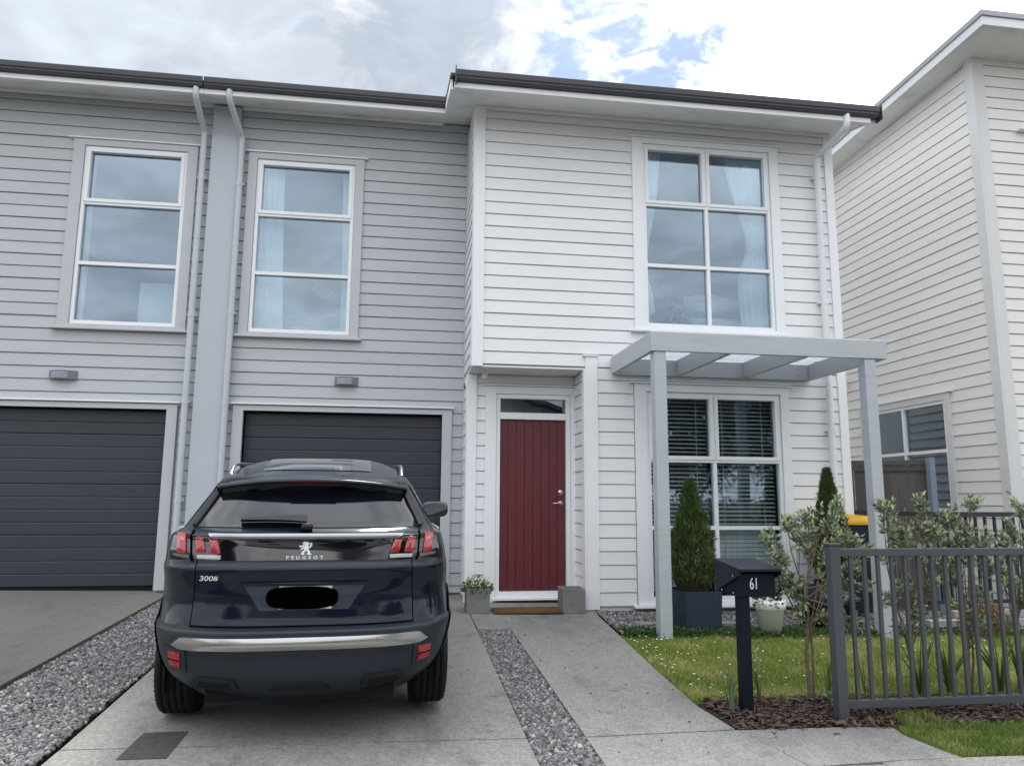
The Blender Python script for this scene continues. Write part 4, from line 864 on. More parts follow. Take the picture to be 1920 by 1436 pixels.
leaves('foliage', leafmat('geranium_leaf', (0.02, 0.05, 0.02), (0.06, 0.10, 0.03)), ge, P, np.column_stack([np.cos(a), np.sin(a), rng.uniform(-.2, .8, n)]), rng.uniform(.03, .05, n), rng.uniform(.03, .045, n), kind='stuff')
for x, z in ((3.50, .42), (3.55, .45), (3.47, .37)):
    mb = MB(); mb.ico((x, 7.03, gz + z), .024, 2, .5); mb.build('bloom', mat('red_petal', (0.35, 0.01, 0.015), .6), ge)

# grey-green bushes (oval leaves in rosettes, yellow-green tips)
OLV = leafmat('grey_green_leaf', (0.075, 0.10, 0.05), (0.34, 0.40, 0.27), .15, .38, .5); TIP = leafmat('yellow_green_tip', (0.42, 0.48, 0.16), (0.62, 0.66, 0.34), .3, .5)
def bush(base, trunk_top, tips, label, seed, rosn=1.7, r0=.0135):
    rg = random.Random(seed); t = thing('bush', base, label, 'bush'); base = Vector(base); tt = Vector(trunk_top)
    mb = MB(); 
    mb.tube([base - Vector((0, 0, .04)), base.lerp(tt, .35) + Vector((rg.uniform(-.02, .02), 0, 0)), base.lerp(tt, .7) + Vector((rg.uniform(-.02, .02), 0, 0)), tt], [r0, r0 * .85, r0 * .7, r0 * .55], 9)
    b2 = base + Vector((.035, .02, -.03)); mb.tube([b2, b2.lerp(tt, .4) + Vector((.02, 0, 0)), tt], [r0 * .8, r0 * .6, r0 * .4], 8)
    mb.build('trunk', BARK, t)
    P, Dn, ln, P2, D2, l2 = [], [], [], [], [], []; br_ = MB()
    for tp_ in tips:
        c = Vector(tp_[:3]); R_ = tp_[3]; k = tp_[4] if len(tp_) > 4 else 9
        s0 = base.lerp(tt, rg.uniform(.45, 1)); mid = s0.lerp(c, .55) + Vector((rg.uniform(-.04, .04), rg.uniform(-.04, .04), rg.uniform(-.02, .05)))
        br_.tube([s0, mid, c], [r0 * .42, r0 * .3, r0 * .16], 6)
        for j in range(int(k * rosn)):
            e = c + Vector((rg.gauss(0, .5), rg.gauss(0, .5), rg.gauss(.1, .5))) * R_
            d = ((e - mid).normalized() + Vector((rg.gauss(0, .3), rg.gauss(0, .3), .45 + rg.gauss(0, .25)))).normalized()
            st_ = c.lerp(mid, rg.uniform(0, .5)); br_.tube([st_, e], [r0 * .15, r0 * .08], 4, caps=False)
            new = rg.random() < .36
            L_ = rg.uniform(.05, .10)
            for q in range(rg.randint(9, 15)):
                f = rg.random(); p = e + d * (f - .7) * L_; an = rg.uniform(0, 2 * math.pi); o1 = d.orthogonal().normalized(); o2 = d.cross(o1)
                sp = .75 if not (new and f > .6) else .3
                dd = (d * (.35 + .5 * f) + (o1 * math.cos(an) + o2 * math.sin(an)) * sp).normalized()
                if new and f > .55: P2.append(p + d * .01); D2.append(dd); l2.append(rg.uniform(.020, .036))
                else: P.append(p); Dn.append(dd); ln.append(rg.uniform(.030, .056))
    br_.build('branches', BARK, t, recalc=False)
    P, Dn, ln = map(np.array, (P, Dn, ln)); leaves('foliage', OLV, t, P, Dn, ln, ln * .42, kind='stuff')
    P2, D2, l2 = map(np.array, (P2, D2, l2)); leaves('new_growth', TIP, t, P2, D2, l2, l2 * .5, kind='stuff')
def pxw(x, y, Y):   # helper used only to note where the photo's twigs end: a pixel at a given depth -> world
    v = rt * (x - 960) + up * (718 - y) + fw * 1400; v = v / v.y * Y; return (v.x, v.y, v.z + 1.2)
def tipset(lst): return [(*pxw(a, b, c), d, k) for a, b, c, d, k in lst]
bush((2.83, 5.02, G(2.8, 5.0)), pxw(1508, 1085, 5.02), tipset([
    (1475, 985, 5.0, .07, 9), (1462, 1045, 4.95, .08, 9), (1440, 1010, 5.0, .05, 5), (1500, 1010, 5.1, .07, 8), (1515, 970, 5.05, .06, 7), (1530, 1030, 5.1, .09, 10), (1555, 985, 5.0, .08, 9), (1565, 950, 5.1, .05, 5),
    (1590, 1010, 5.1, .09, 9), (1600, 1060, 5.05, .09, 9), (1560, 1085, 5.1, .09, 9), (1480, 1100, 5.0, .07, 8), (1478, 1075, 5.0, .06, 6), (1500, 1125, 4.95, .06, 6), (1580, 1120, 5.1, .09, 8), (1550, 1160, 5.0, .06, 6), (1590, 1165, 4.9, .06, 8), (1610, 1175, 4.85, .05, 7), (1615, 1030, 5.1, .06, 5), (1620, 1105, 5.1, .07, 5), (1500, 1150, 5.0, .05, 4)]),
    'grey-green leafy bush on a forked bare trunk between the mailbox and the fence post', 1)
bush((3.62, 5.08, G(3.6, 5.1)), pxw(1705, 1150, 5.05), tipset([
    (1655, 950, 5.0, .06, 7), (1670, 985, 5.0, .07, 8), (1690, 1010, 5.0, .08, 9), (1725, 945, 5.0, .05, 7), (1730, 985, 5.05, .07, 9), (1755, 1005, 5.0, .08, 10), (1720, 1040, 5.0, .08, 8), (1780, 975, 5.1, .07, 8), (1700, 1100, 5.0, .06, 6), (1740, 1090, 5.0, .07, 7), (1770, 1060, 5.1, .08, 8), (1670, 1120, 5.0, .05, 4), (1660, 1050, 5.0, .04, 3), (1720, 1150, 5.0, .05, 4), (1690, 1180, 5.0, .04, 4)]),
    'grey-green bush behind the front fence, just right of the pergola post', 2)
bush((4.12, 5.12, G(4.1, 5.1)), pxw(1818, 1130, 5.1), tipset([
    (1800, 985, 5.1, .07, 9), (1820, 945, 5.05, .06, 8), (1825, 1010, 5.1, .08, 10), (1800, 1040, 5.1, .08, 8), (1845, 1030, 5.1, .07, 8), (1850, 1060, 5.1, .06, 7), (1790, 1080, 5.1, .07, 7), (1840, 1110, 5.1, .07, 6), (1800, 1130, 5.1, .07, 6), (1835, 1170, 5.0, .06, 6), (1785, 1015, 5.1, .06, 6)]),
    'grey-green bush behind the front fence in front of the black railing', 4)
bush((4.52, 5.12, G(4.5, 5.1)), pxw(1905, 1130, 5.1), tipset([
    (1895, 990, 5.1, .06, 8), (1910, 950, 5.1, .05, 7), (1900, 1040, 5.1, .07, 9), (1880, 1020, 5.1, .05, 7), (1925, 1010, 5.1, .07, 9), (1890, 1095, 5.0, .06, 7), (1915, 1130, 5.1, .07, 7), (1885, 1170, 5.0, .06, 7), (1935, 1070, 5.1, .07, 8), (1870, 1060, 5.1, .05, 5), (1950, 1120, 5.1, .08, 8)]),
    'grey-green bush at the right edge of the picture behind the fence', 6)
ORG = leafmat('orange_brown_leaf', (0.12, 0.07, 0.02), (0.30, 0.17, 0.05)); ob = thing('shrub', (5.7, 6.8, G(5.7, 6.8)), 'low orange-brown shrub behind the fence near the timber steps', 'shrub')
mb = MB(); 
for k in range(7):
    a_ = k * .9; mb.tube([(5.7, 6.8, G(5.7, 6.8) - .02), (5.7 + .13 * math.cos(a_), 6.8 + .1 * math.sin(a_), G(5.7, 6.8) + .2)], [.01, .005], 5)
mb.build('stems', BARK, ob)
n = 1400; dd = rng.normal(size=(n, 3)); dd /= np.linalg.norm(dd, axis=1)[:, None]; dd[:, 2] = np.abs(dd[:, 2]); rr = rng.uniform(.5, 1, n)[:, None]
P = np.array([5.7, 6.8, G(5.7, 6.8) + .08]) + dd * rr * np.array([.24, .2, .28]); leaves('foliage', ORG, ob, P, dd + [0, 0, .5], rng.uniform(.02, .045, n), rng.uniform(.012, .02, n), kind='stuff')

n = 90; X = np.concatenate([rng.uniform(-1.6, .7, 35), rng.uniform(1.15, 2.3, 55)]); Y = np.concatenate([rng.uniform(3.9, 8.5, 35), rng.uniform(4.0, 8.6, 55)])
Z = -0.035 * (8.8 - Y) - 0.015 * (X - 1.5) + .004
leaves('leaf_litter', mat('dry_litter', (0.05, 0.035, 0.025), 0.9, .1, var=.3, vscale=20), None, np.column_stack([X, Y, Z]), np.column_stack([rng.normal(size=(n, 2)), rng.uniform(0, .15, n)]), rng.uniform(.010, .024, n), rng.uniform(.006, .012, n), kind='stuff')
# strappy plants in the mulch
STRAP = leafmat('strap_leaf', (0.035, 0.07, 0.02), (0.10, 0.16, 0.04), .2, .4); STRB = leafmat('blue_green_strap', (0.05, 0.09, 0.06), (0.12, 0.17, 0.12), .15, .45)
def straps(x, y, n, h, w, m, label, lean=.35, seed=0, cat='plant'):
    rg = random.Random(seed + int(x * 100)); t = thing('strappy_plant', (x, y, G(x, y)), label, cat); z0 = G(x, y) - .02
    for k in range(n):
        a_ = rg.uniform(0, 2 * math.pi); L_ = h * rg.uniform(.65, 1.1); le = lean * rg.uniform(.2, 1.2); ww = w * rg.uniform(.7, 1.2); mb = MB(); ca, sa = math.cos(a_), math.sin(a_)
        fa = rg.uniform(0, math.pi); cf, sf = math.cos(fa), math.sin(fa)
        def fn(u, v):
            r_ = le * L_ * v ** 1.8; wd = ww * (1 - v ** 2.5) * (.6 + .4 * min(1, v * 4)); q = (u - .5) * wd
            return (x + ca * (r_ + .012) + cf * q, y + sa * (r_ + .012) + sf * q, z0 + L_ * v * (1 - .25 * le * v) + abs(u - .5) * wd * .35)
        mb.grid(fn, 2, 8); mb.build('leaf', m, t, recalc=False)
straps(2.14, 4.78, 5, .27, .030, STRB, 'short broad-leaved blue-green plant in the mulch left of the mailbox post', .15, 1)
straps(2.24, 4.99, 4, .30, .012, STRB, 'thin blue-green leaves sprouting close behind the mailbox post', .45, 9)
straps(2.47, 5.03, 7, .28, .012, STRAP, 'spiky green iris clump in the mulch right of the mailbox post', .35, 2)
straps(3.00, 5.08, 7, .30, .010, STRAP, 'thin upright green leaves behind the first fence balusters', .3, 3)
straps(3.30, 5.10, 7, .28, .010, STRAP, 'thin green iris leaves behind the fourth to sixth balusters', .35, 4)
straps(3.72, 5.10, 12, .46, .022, STRAP, 'tall flax-like clump behind the middle of the fence', .4, 5)
straps(3.98, 5.14, 16, .50, .024, STRAP, 'largest flax-like clump of wide arching leaves behind the fence, right of the middle', .5, 6)
straps(4.36, 5.10, 18, .48, .022, STRAP, 'flax-like clump of arching leaves near the right edge behind the fence', .5, 7)
straps(4.62, 5.2, 18, .45, .022, STRAP, 'flax-like clump cut off by the right edge of the picture', .5, 8)
n = 160; t = thing('cabbage_seedling', (2.93, 4.95, G(2.9, 4.95)), 'small pale round-leaved seedling in the mulch behind the fence post', 'plant')
P = np.array([2.93, 4.95, G(2.9, 4.95) + .03]) + rng.normal(size=(n, 3)) * [.03, .03, .018]; leaves('foliage', leafmat('pale_leaf', (0.16, 0.22, 0.12), (0.3, 0.36, 0.22)), t, P, rng.normal(size=(n, 3)) + [0, 0, 1], rng.uniform(.02, .035, n), rng.uniform(.015, .025, n), kind='stuff')

# lawn blades, clover edging, daisies, mulch
def blades(poly, n, h, w, m, name, dz=-.012, extra=None):
    xs = [p[0] for p in poly]; ys = [p[1] for p in poly]; X = rng.uniform(min(xs), max(xs), n); Y = rng.uniform(min(ys), max(ys), n)
    ins = np.zeros(n, bool); j = len(poly) - 1
    for i in range(len(poly)):
        c = ((poly[i][1] > Y) != (poly[j][1] > Y)); 
        if poly[j][1] != poly[i][1]: c &= X < (poly[j][0] - poly[i][0]) * (Y - poly[i][1]) / (poly[j][1] - poly[i][1]) + poly[i][0]
        else: c &= False
        ins ^= c; j = i
    X, Y = X[ins], Y[ins]; n = len(X)
    patch = 1 + .45 * np.sin(X * 3.1 + Y * 2.3) * np.sin(Y * 5.2 - X * 1.7) + .25 * np.sin(X * 11) * np.sin(Y * 13)
    hh = rng.uniform(*h, n) * patch; ww = rng.uniform(*w, n); a = rng.uniform(0, 2 * np.pi, n); le = rng.uniform(.1, .9, n)
    Z = -0.035 * (8.8 - Y) - 0.015 * (X - 1.5) + dz; dx, dy = np.cos(a), np.sin(a); b = rng.uniform(0, 2 * np.pi, n)
    V = np.zeros((n, 5, 3)); lx, ly = np.cos(b), np.sin(b)
    V[:, 0] = np.column_stack([X - dx * ww, Y - dy * ww, Z]); V[:, 1] = np.column_stack([X + dx * ww, Y + dy * ww, Z])
    V[:, 2] = np.column_stack([X + dx * ww * .8 + lx * hh * le * .4, Y + dy * ww * .8 + ly * hh * le * .4, Z + hh * .6]); V[:, 3] = np.column_stack([X - dx * ww * .8 + lx * hh * le * .4, Y - dy * ww * .8 + ly * hh * le * .4, Z + hh * .6])
    V[:, 4] = np.column_stack([X + lx * hh * le, Y + ly * hh * le, Z + hh])
    F = np.concatenate([np.array([[0, 1, 2]]) + (np.arange(n) * 5)[:, None], np.array([[0, 2, 3]]) + (np.arange(n) * 5)[:, None], np.array([[3, 2, 4]]) + (np.arange(n) * 5)[:, None]])
    return raw_mesh(name, V.reshape(-1, 3), F, m, kind='stuff')
def grassmat(name, c0, c1, c2):
    m = leafmat(name, c0, c1, .25, .55); N = m.node_tree.nodes; L = m.node_tree.links; b = N['Principled BSDF']; src = b.inputs['Base Color'].links[0].from_socket
    geo = N.new('ShaderNodeNewGeometry'); nz = N.new('ShaderNodeTexNoise'); nz.inputs['Scale'].default_value = 2.4; nz.inputs['Detail'].default_value = 5; L.new(geo.outputs['Position'], nz.inputs['Vector'])
    mr = N.new('ShaderNodeMapRange'); L.new(nz.outputs[0], mr.inputs[0]); mr.inputs[1].default_value = .45; mr.inputs[2].default_value = .62
    mx = N.new('ShaderNodeMix'); mx.data_type = 'RGBA'; L.new(mr.outputs[0], mx.inputs[0]); L.new(src, mx.inputs[6]); mx.inputs[7].default_value = (*c2, 1); L.new(mx.outputs[2], b.inputs['Base Color']); return m
GRS = grassmat('lawn_grass', (0.15, 0.22, 0.04), (0.34, 0.41, 0.10), (0.46, 0.44, 0.17)); GRS2 = grassmat('verge_grass', (0.09, 0.15, 0.03), (0.20, 0.27, 0.06), (0.24, 0.27, 0.08))
LAWN = [(1.99, 5.04), (7.0, 5.06), (7.0, 7.14), (2.10, 7.10), (2.02, 5.8)]
blades(LAWN, 90000, (.018, .042), (.0012, .0028), GRS, 'grass')
blades([(3.10, 3.97), (6, 3.98), (6, 4.47), (3.07, 4.46), (3.03, 4.33), (3.06, 4.14)], 34000, (.02, .055), (.0012, .0028), GRS2, 'grass')
blades([(3.15, 4.38), (3.45, 4.40), (3.4, 4.60), (3.15, 4.58)], 1500, (.05, .12), (.0015, .003), GRS2, 'grass')
def strip_leaves(x0, x1, y0, y1, n, hmax, m, name):
    X = rng.uniform(x0, x1, n); Y = rng.normal((y0 + y1) / 2, (y1 - y0) / 3.2, n); Z = -0.035 * (8.8 - Y) - 0.015 * (X - 1.5) + rng.uniform(0, hmax, n)
    d = rng.normal(size=(n, 3)); d[:, 2] = np.abs(d[:, 2]) * .6 + .3; leaves(name, m, None, np.column_stack([X, Y, Z]), d, rng.uniform(.014, .03, n), rng.uniform(.012, .024, n), kind='stuff')
strip_leaves(2.12, 7.0, 6.92, 7.20, 11000, .055, leafmat('clover_leaf', (0.025, 0.065, 0.018), (0.07, 0.13, 0.03), .2), 'ground_cover')
WPET = mat('daisy_petal', (0.8, 0.8, 0.76), .6)
n = 150; X = 2.08 + 3.5 * rng.uniform(0, 1, n) ** 1.9; Y = rng.uniform(5.1, 7.2, n)
Z = -0.035 * (8.8 - Y) - 0.015 * (X - 1.5) + rng.uniform(.02, .045, n); daz = [(math.cos(k * math.pi / 4), math.sin(k * math.pi / 4), 0) for k in range(8)] + [(0, 0, .35)]
V, F = scatter(daz, [(k, (k + 1) % 8, 8) for k in range(8)], np.column_stack([X, Y, Z]), np.repeat(np.eye(3)[None], n, 0), np.repeat(rng.uniform(.005, .0105, n)[:, None], 3, 1)); raw_mesh('daisies', V, F, WPET, kind='stuff')
n = 5200; X = rng.uniform(2.06, 6.5, n); Y = rng.uniform(4.47, 5.08, n); ok = ~((X < 2.10 + (Y - 4.9) * 0) & (X < 2.03)); X, Y = X[ok], Y[ok]; n = len(X)
Y = Y - np.where(rng.uniform(size=n) < .03, rng.uniform(0, .12, n), 0)
Z = -0.035 * (8.8 - Y) - 0.015 * (X - 1.5) + rng.uniform(-.012, .02, n); flat = rand_rot(n); chip = [(-1, -.35, -.15), (1, -.28, -.12), (.9, .3, -.1), (-.85, .38, -.14), (-.9, -.3, .15), (.95, -.2, .12), (.8, .28, .14), (-.8, .3, .1)]
tl = rng.normal(0, .35, n); az = rng.uniform(0, 2 * np.pi, n); tl2 = rng.normal(0, .35, n)
def rz(a): c, s_ = np.cos(a), np.sin(a); o = np.zeros_like(a); i = np.ones_like(a); return np.stack([c, -s_, o, s_, c, o, o, o, i], 1).reshape(-1, 3, 3)
def rx(a): c, s_ = np.cos(a), np.sin(a); o = np.zeros_like(a); i = np.ones_like(a); return np.stack([i, o, o, o, c, -s_, o, s_, c], 1).reshape(-1, 3, 3)
rot = rz(az) @ rx(tl) @ rz(az * 3) @ rx(tl2)
s = rng.uniform(.012, .026, n)[:, None] * np.column_stack([rng.uniform(.8, 1.6, n), rng.uniform(.6, 1.3, n), rng.uniform(.4, 1.2, n)])
V, F = scatter(chip, [(0, 3, 2, 1), (4, 5, 6, 7), (0, 1, 5, 4), (1, 2, 6, 5), (2, 3, 7, 6), (3, 0, 4, 7)], np.column_stack([X, Y, Z]), rot, s)
raw_mesh('mulch', V, F, leafmat('bark_chip', (0.022, 0.013, 0.011), (0.13, 0.085, 0.07), .0, .75), kind='stuff')

#CAR_BEGIN
# ================================================================== THE CAR (local frame: x right, y forward from the rear bumper, z up)
CX, CY = -0.49, 4.28
car = thing('parked_car', (CX, CY, G(CX, CY + 0.9)), 'dark blue-grey SUV parked on the driveway with its rear towards the street', 'car', rz=R(2.6))
car.rotation_euler = (math.atan(0.035) * 0.9, 0, R(2.6))
def carpaint():
    m = bpy.data.materials.new('dark_car_paint'); m.use_nodes = True; N = m.node_tree.nodes; L = m.node_tree.links; b = N['Principled BSDF']
    b.inputs['Base Color'].default_value = (0.0022, 0.006, 0.015, 1); b.inputs['Metallic'].default_value = 0.0; b.inputs['Roughness'].default_value = 0.32
    b.inputs['Coat Weight'].default_value = 0.6; b.inputs['Specular IOR Level'].default_value = 0.08; b.inputs['Coat Roughness'].default_value = 0.03
    g = N.new('ShaderNodeNewGeometry'); n = N.new('ShaderNodeTexNoise'); n.inputs['Scale'].default_value = 7; n.inputs['Detail'].default_value = 5; L.new(g.outputs['Position'], n.inputs['Vector'])
    r = N.new('ShaderNodeMapRange'); L.new(n.outputs[0], r.inputs[0]); r.inputs[3].default_value = .02; r.inputs[4].default_value = .12; L.new(r.outputs[0], b.inputs['Coat Roughness'])
    return m
PAINT = carpaint(); BUMP = mat('dark_bumper_plastic', (0.013, 0.0185, 0.027), 0.45, 0.3, var=0.08, coat=.12); BLK = mat('gloss_black', (0.004, 0.005, 0.007), 0.06, 0.6, var=0.0, coat=1.0)
PRIV = mat('privacy_glass', (0.002, 0.003, 0.007), 0.03, 0.55, var=0.0, coat=0.15); RUB = mat('tyre_rubber', (0.006, 0.006, 0.007), 0.75, 0.3, var=0.15, vscale=30); TRIM = mat('matt_black_trim', (0.010, 0.011, 0.013), 0.6, 0.3)
CHR = mat('bumper_chrome', (0.46, 0.455, 0.45), 0.24, 0.5, 1.0, var=0.04, vscale=9); SIL = mat('bright_badge', (0.72, 0.74, 0.76), 0.25, 0.5, 0.25); SEAM = mat('panel_gap', (0.002, 0.002, 0.002), 0.9, 0.0)
RED = mat('red_lamp', (0.33, 0.006, 0.012), 0.12, 0.6, var=0.12, vscale=60, coat=1.0); RED2 = mat('red_reflector', (0.28, 0.006, 0.010), 0.2, 0.6, var=0.3, vscale=120, coat=.8); CLR = mat('clear_lens', (0.42, 0.42, 0.41), 0.12, 0.6, coat=1.0)
from bisect import bisect_right
def interp(tab, z):
    """monotone cubic through (z, v) points"""
    xs = [t[0] for t in tab]; ys = [t[1] for t in tab]
    if z <= xs[0]: return ys[0]
    if z >= xs[-1]: return ys[-1]
    i = bisect_right(xs, z) - 1; h = xs[i + 1] - xs[i]; d = (ys[i + 1] - ys[i]) / h
    def sl(k):
        if k == 0 or k == len(xs) - 1: return (ys[min(k + 1, len(xs) - 1)] - ys[max(k - 1, 0)]) / (xs[min(k + 1, len(xs) - 1)] - xs[max(k - 1, 0)])
        a = (ys[k] - ys[k - 1]) / (xs[k] - xs[k - 1]); b = (ys[k + 1] - ys[k]) / (xs[k + 1] - xs[k])
        return 0 if a * b <= 0 else 2 * a * b / (a + b)
    m0, m1 = sl(i), sl(i + 1); t = (z - xs[i]) / h
    return ys[i] * (2 * t ** 3 - 3 * t * t + 1) + h * m0 * (t ** 3 - 2 * t * t + t) + ys[i + 1] * (3 * t * t - 2 * t ** 3) + h * m1 * (t ** 3 - t * t)
YRT = [(.20, .16), (.27, .07), (.31, .025), (.36, .01), (.47, 0), (.56, -.005), (.585, .0), (.60, .055), (.66, .075), (.76, .085), (.84, .075), (.905, .06), (.925, .085), (.96, .095), (1.06, .11), (1.078, .095), (1.09, .14), (1.115, .19), (1.20, .30), (1.30, .42), (1.36, .475), (1.385, .51), (1.42, .68), (1.46, .88), (1.50, 1.10), (1.525, 1.32), (1.538, 1.60)]
WT = [(.20, .66), (.27, .725), (.31, .765), (.36, .80), (.43, .83), (.50, .845), (.58, .855), (.66, .848), (.84, .83), (.95, .808), (1.02, .79), (1.07, .775), (1.10, .735), (1.16, .70), (1.25, .655), (1.34, .61), (1.40, .58), (1.435, .55), (1.47, .50), (1.505, .42), (1.53, .28), (1.538, .12)]
YFT = [(.20, 3.98), (.35, 4.08), (.55, 4.09), (.70, 4.05), (.82, 3.9), (.88, 3.6), (.93, 3.25), (.97, 3.0), (1.05, 2.88), (1.2, 2.6), (1.35, 2.28), (1.42, 2.14), (1.48, 2.0), (1.52, 1.88), (1.538, 1.78)]
NE = 3.3; LC = 0.42
def YR_(z): return interp(YRT, z)
def WW(z): return interp(WT, z)
def lc(z): return min(LC + .38 * min(1, max(0, (1.0 - z) / .25)), (interp(YFT, z) - YR_(z)) * .45)
def ys_(x, z):
    w = WW(z); k = min(.9999, abs(x) / w); return YR_(z) + lc(z) * (1 - (1 - k ** NE) ** (1 / NE))
def ring(z, n=44):
    w, yr, yf, l = WW(z), YR_(z), interp(YFT, z), lc(z); P = []
    ts = [i / n for i in range(n + 1)]
    def q(t):
        a = t * math.pi / 2; return math.sin(a) ** (2 / NE), 1 - math.cos(a) ** (2 / NE)
    right = [(w * q(t)[0], yr + l * q(t)[1]) for t in ts]
    right = [(w * t * .72, 0) for t in ()] or right
    side = [(w, yr + l + (yf - yr - 2 * l) * i / 30) for i in range(1, 31)]
    front = [(w * q(1 - t)[0], yf - l * q(1 - t)[1]) for t in ts]
    half = right + side + front[1:]
    return [(x, y, z) for x, y in half] + [(-x, y, z) for x, y in half[::-1][1:-1]]
AXR, AXF, RW = .74, 3.27, .325
def ringmesh(name, zs, m, skip=None, cap=True):
    rings = [ring(z) for z in zs]; n = len(rings[0]); V = [p for r_ in rings for p in r_]; F = []
    for j in range(len(zs) - 1):
        for i in range(n):
            f = (j * n + i, j * n + (i + 1) % n, (j + 1) * n + (i + 1) % n, (j + 1) * n + i); c = [sum(V[q][k] for q in f) / 4 for k in range(3)]
            if abs(c[0]) > .5 and any(math.hypot(c[1] - a, c[2] - .32) < RW + .055 for a in (AXR, AXF)): continue
            F.append(f)
    if cap: F.append(tuple((len(zs) - 1) * n + i for i in range(n)))
    mb = MB(); mb.add(V, F, True); return mb.build(name, m, car, local=True)
body = ringmesh('body', [.60, .63, .66, .70, .74, .78, .81, .84, .865, .885, .905, .913, .925, .945, .96, .99, 1.02, 1.045, 1.06, 1.07, 1.078, 1.084, 1.09, 1.10, 1.115, 1.13, 1.16, 1.20, 1.25, 1.30, 1.34, 1.36, 1.385, 1.40, 1.42, 1.44, 1.46, 1.48, 1.50, 1.515, 1.525, 1.533, 1.538], PAINT)
ringmesh('bumper', [.20, .22, .245, .27, .29, .31, .335, .36, .39, .43, .47, .51, .55, .575, .585, .592, .6], BUMP, cap=False)
# wheel arch trims and underbody
for ax in (AXR, AXF):
    for s in (-1, 1):
        mb = MB()
        def fn(u, v, s=s, ax=ax):
            a = -0.35 + (math.pi + .7) * u; r0 = RW + .022 + .058 * v; z = .32 + r0 * math.sin(a); y = ax + r0 * math.cos(a); zz = max(.2, z)
            yy = max(y, 0); w = WW(zz); yr = YR_(zz); l = lc(zz); k = min(1, max(0, (yr + l - yy) / l)); x = w * (1 - k ** NE) ** (1 / NE) if k > 0 else w
            return (s * (max(x, .74) + .010 - .03 * (v < .01)), y, z)
        mb.grid(fn, 30, 4); mb.build('wheel_arch', TRIM, car, local=True)
mb = MB(); mb.box(-.50, .50, .14, 3.95, .20, .60); mb.box(-.74, .74, 1.25, 2.8, .20, .60); mb.box(-.66, .66, .5, 3.6, .60, .62); mb.build('underbody', DARKM, car, local=True)
mb = MB(); mb.tube([(.30, .35, .23), (.30, .9, .24)], .09, 14); mb.tube([(-.5, .80, .27), (.5, .80, .27)], .035, 10); mb.build('exhaust_silencer', mat('dull_steel', (.04, .04, .042), .6, .4, .6), car, local=True)
# wheels
for ax in (AXR, AXF):
    for s in (-1, 1):
        xo, xi = .835, .62; c = (0, ax, .320); r = RW
        prof = [(.20, xi), (r - .035, xi), (r - .010, xi + .012)]
        k = 0; x = xi + .03
        prof += [(r - .002, x)]
        for g in range(4):
            gx_ = xi + .055 + g * .037; prof += [(r, gx_ - .004), (r - .008, gx_ - .003), (r - .008, gx_ + .003), (r, gx_ + .004)]
        prof += [(r - .002, xo - .025), (r - .012, xo - .010), (r - .04, xo), (.235, xo + .002), (.22, xo - .01), (.20, xo - .012)]
        mb = MB(); mb.lathe([(a, b * s) for a, b in prof], c, 56, axis=0); 
        for q in range(56):
            a = q * 2 * math.pi / 56
            for xa in (xi + .018, xo - .022):
                y_, z_ = (r - .004) * math.cos(a), (r - .004) * math.sin(a); t_ = .007
                mb.hexa([(s * (xa - .017), ax + y_ * k_ - t_ * math.sin(a) * e, .32 + z_ * k_ + t_ * math.cos(a) * e) for k_, e in ((.95, -1), (.95, 1), (.990, 1), (.990, -1))] + [(s * (xa + .017), ax + y_ * k_ - t_ * math.sin(a) * e, .32 + z_ * k_ + t_ * math.cos(a) * e) for k_, e in ((.94, -1), (.94, 1), (.962, 1), (.962, -1))])
        w_ = mb.build('wheel', RUB, car, local=True)
        rm = MB(); rm.lathe([(0, (xo - .05) * s), (.05, (xo - .045) * s), (.06, (xo - .07) * s), (.19, (xo - .06) * s), (.205, (xo - .01) * s), (.222, (xo - .008) * s)], c, 40, axis=0)
        for q in range(5):
            a = q * 2 * math.pi / 5; rm.tube([((xo - .045) * s, ax + .04 * math.cos(a), .32 + .04 * math.sin(a)), ((xo - .03) * s, ax + .2 * math.cos(a), .32 + .2 * math.sin(a))], [.022, .028], 8)
        rm.build('rim', STEEL, w_, local=True)
# patches laid on the rear surface
def rp_(x, z, off): 
    e = 1e-3; p = Vector((x, ys_(x, z), z)); dx = Vector((1, (ys_(x + e, z) - ys_(x - e, z)) / (2 * e), 0)); dz = Vector((0, (ys_(x, z + e) - ys_(x, z - e)) / (2 * e), 1))
    n = dx.cross(dz).normalized(); n = n if n.y < 0 else -n
    return p + n * off
def patch(name, fn, m, parent=None, off=.004, nu=12, nv=6, base=-.006, bevel=0.0, crown=0.0):
    """fn(u,v)->(x,z); a thin shell standing `off` proud of the body"""
    mb = MB(); A_ = [rp_(*fn(i / nu, j / nv), off + crown * math.sin(math.pi * i / nu) * math.sin(math.pi * j / nv)) for j in range(nv + 1) for i in range(nu + 1)]
    B2 = [rp_(*fn(i / nu, j / nv), base) for j in range(nv + 1) for i in range(nu + 1)]; W_ = nu + 1
    q = [(j * W_ + i, j * W_ + i + 1, (j + 1) * W_ + i + 1, (j + 1) * W_ + i) for j in range(nv) for i in range(nu)]
    mb.add(A_, q, True)
    edge = [i for i in range(W_)] + [j * W_ + nu for j in range(1, nv + 1)] + [nv * W_ + i for i in range(nu - 1, -1, -1)] + [j * W_ for j in range(nv - 1, 0, -1)]
    ev = [A_[k] for k in edge] + [B2[k] for k in edge]; n = len(edge); mb.add(ev, [(i, (i + 1) % n, (i + 1) % n + n, i + n) for i in range(n)])
    return mb.build(name, m, parent or car, local=True, recalc=True)
def quad(bl, br, tr, tl): return lambda u, v: ((bl[0] * (1 - u) + br[0] * u) * (1 - v) + (tl[0] * (1 - u) + tr[0] * u) * v, (bl[1] * (1 - u) + br[1] * u) * (1 - v) + (tl[1] * (1 - u) + tr[1] * u) * v)
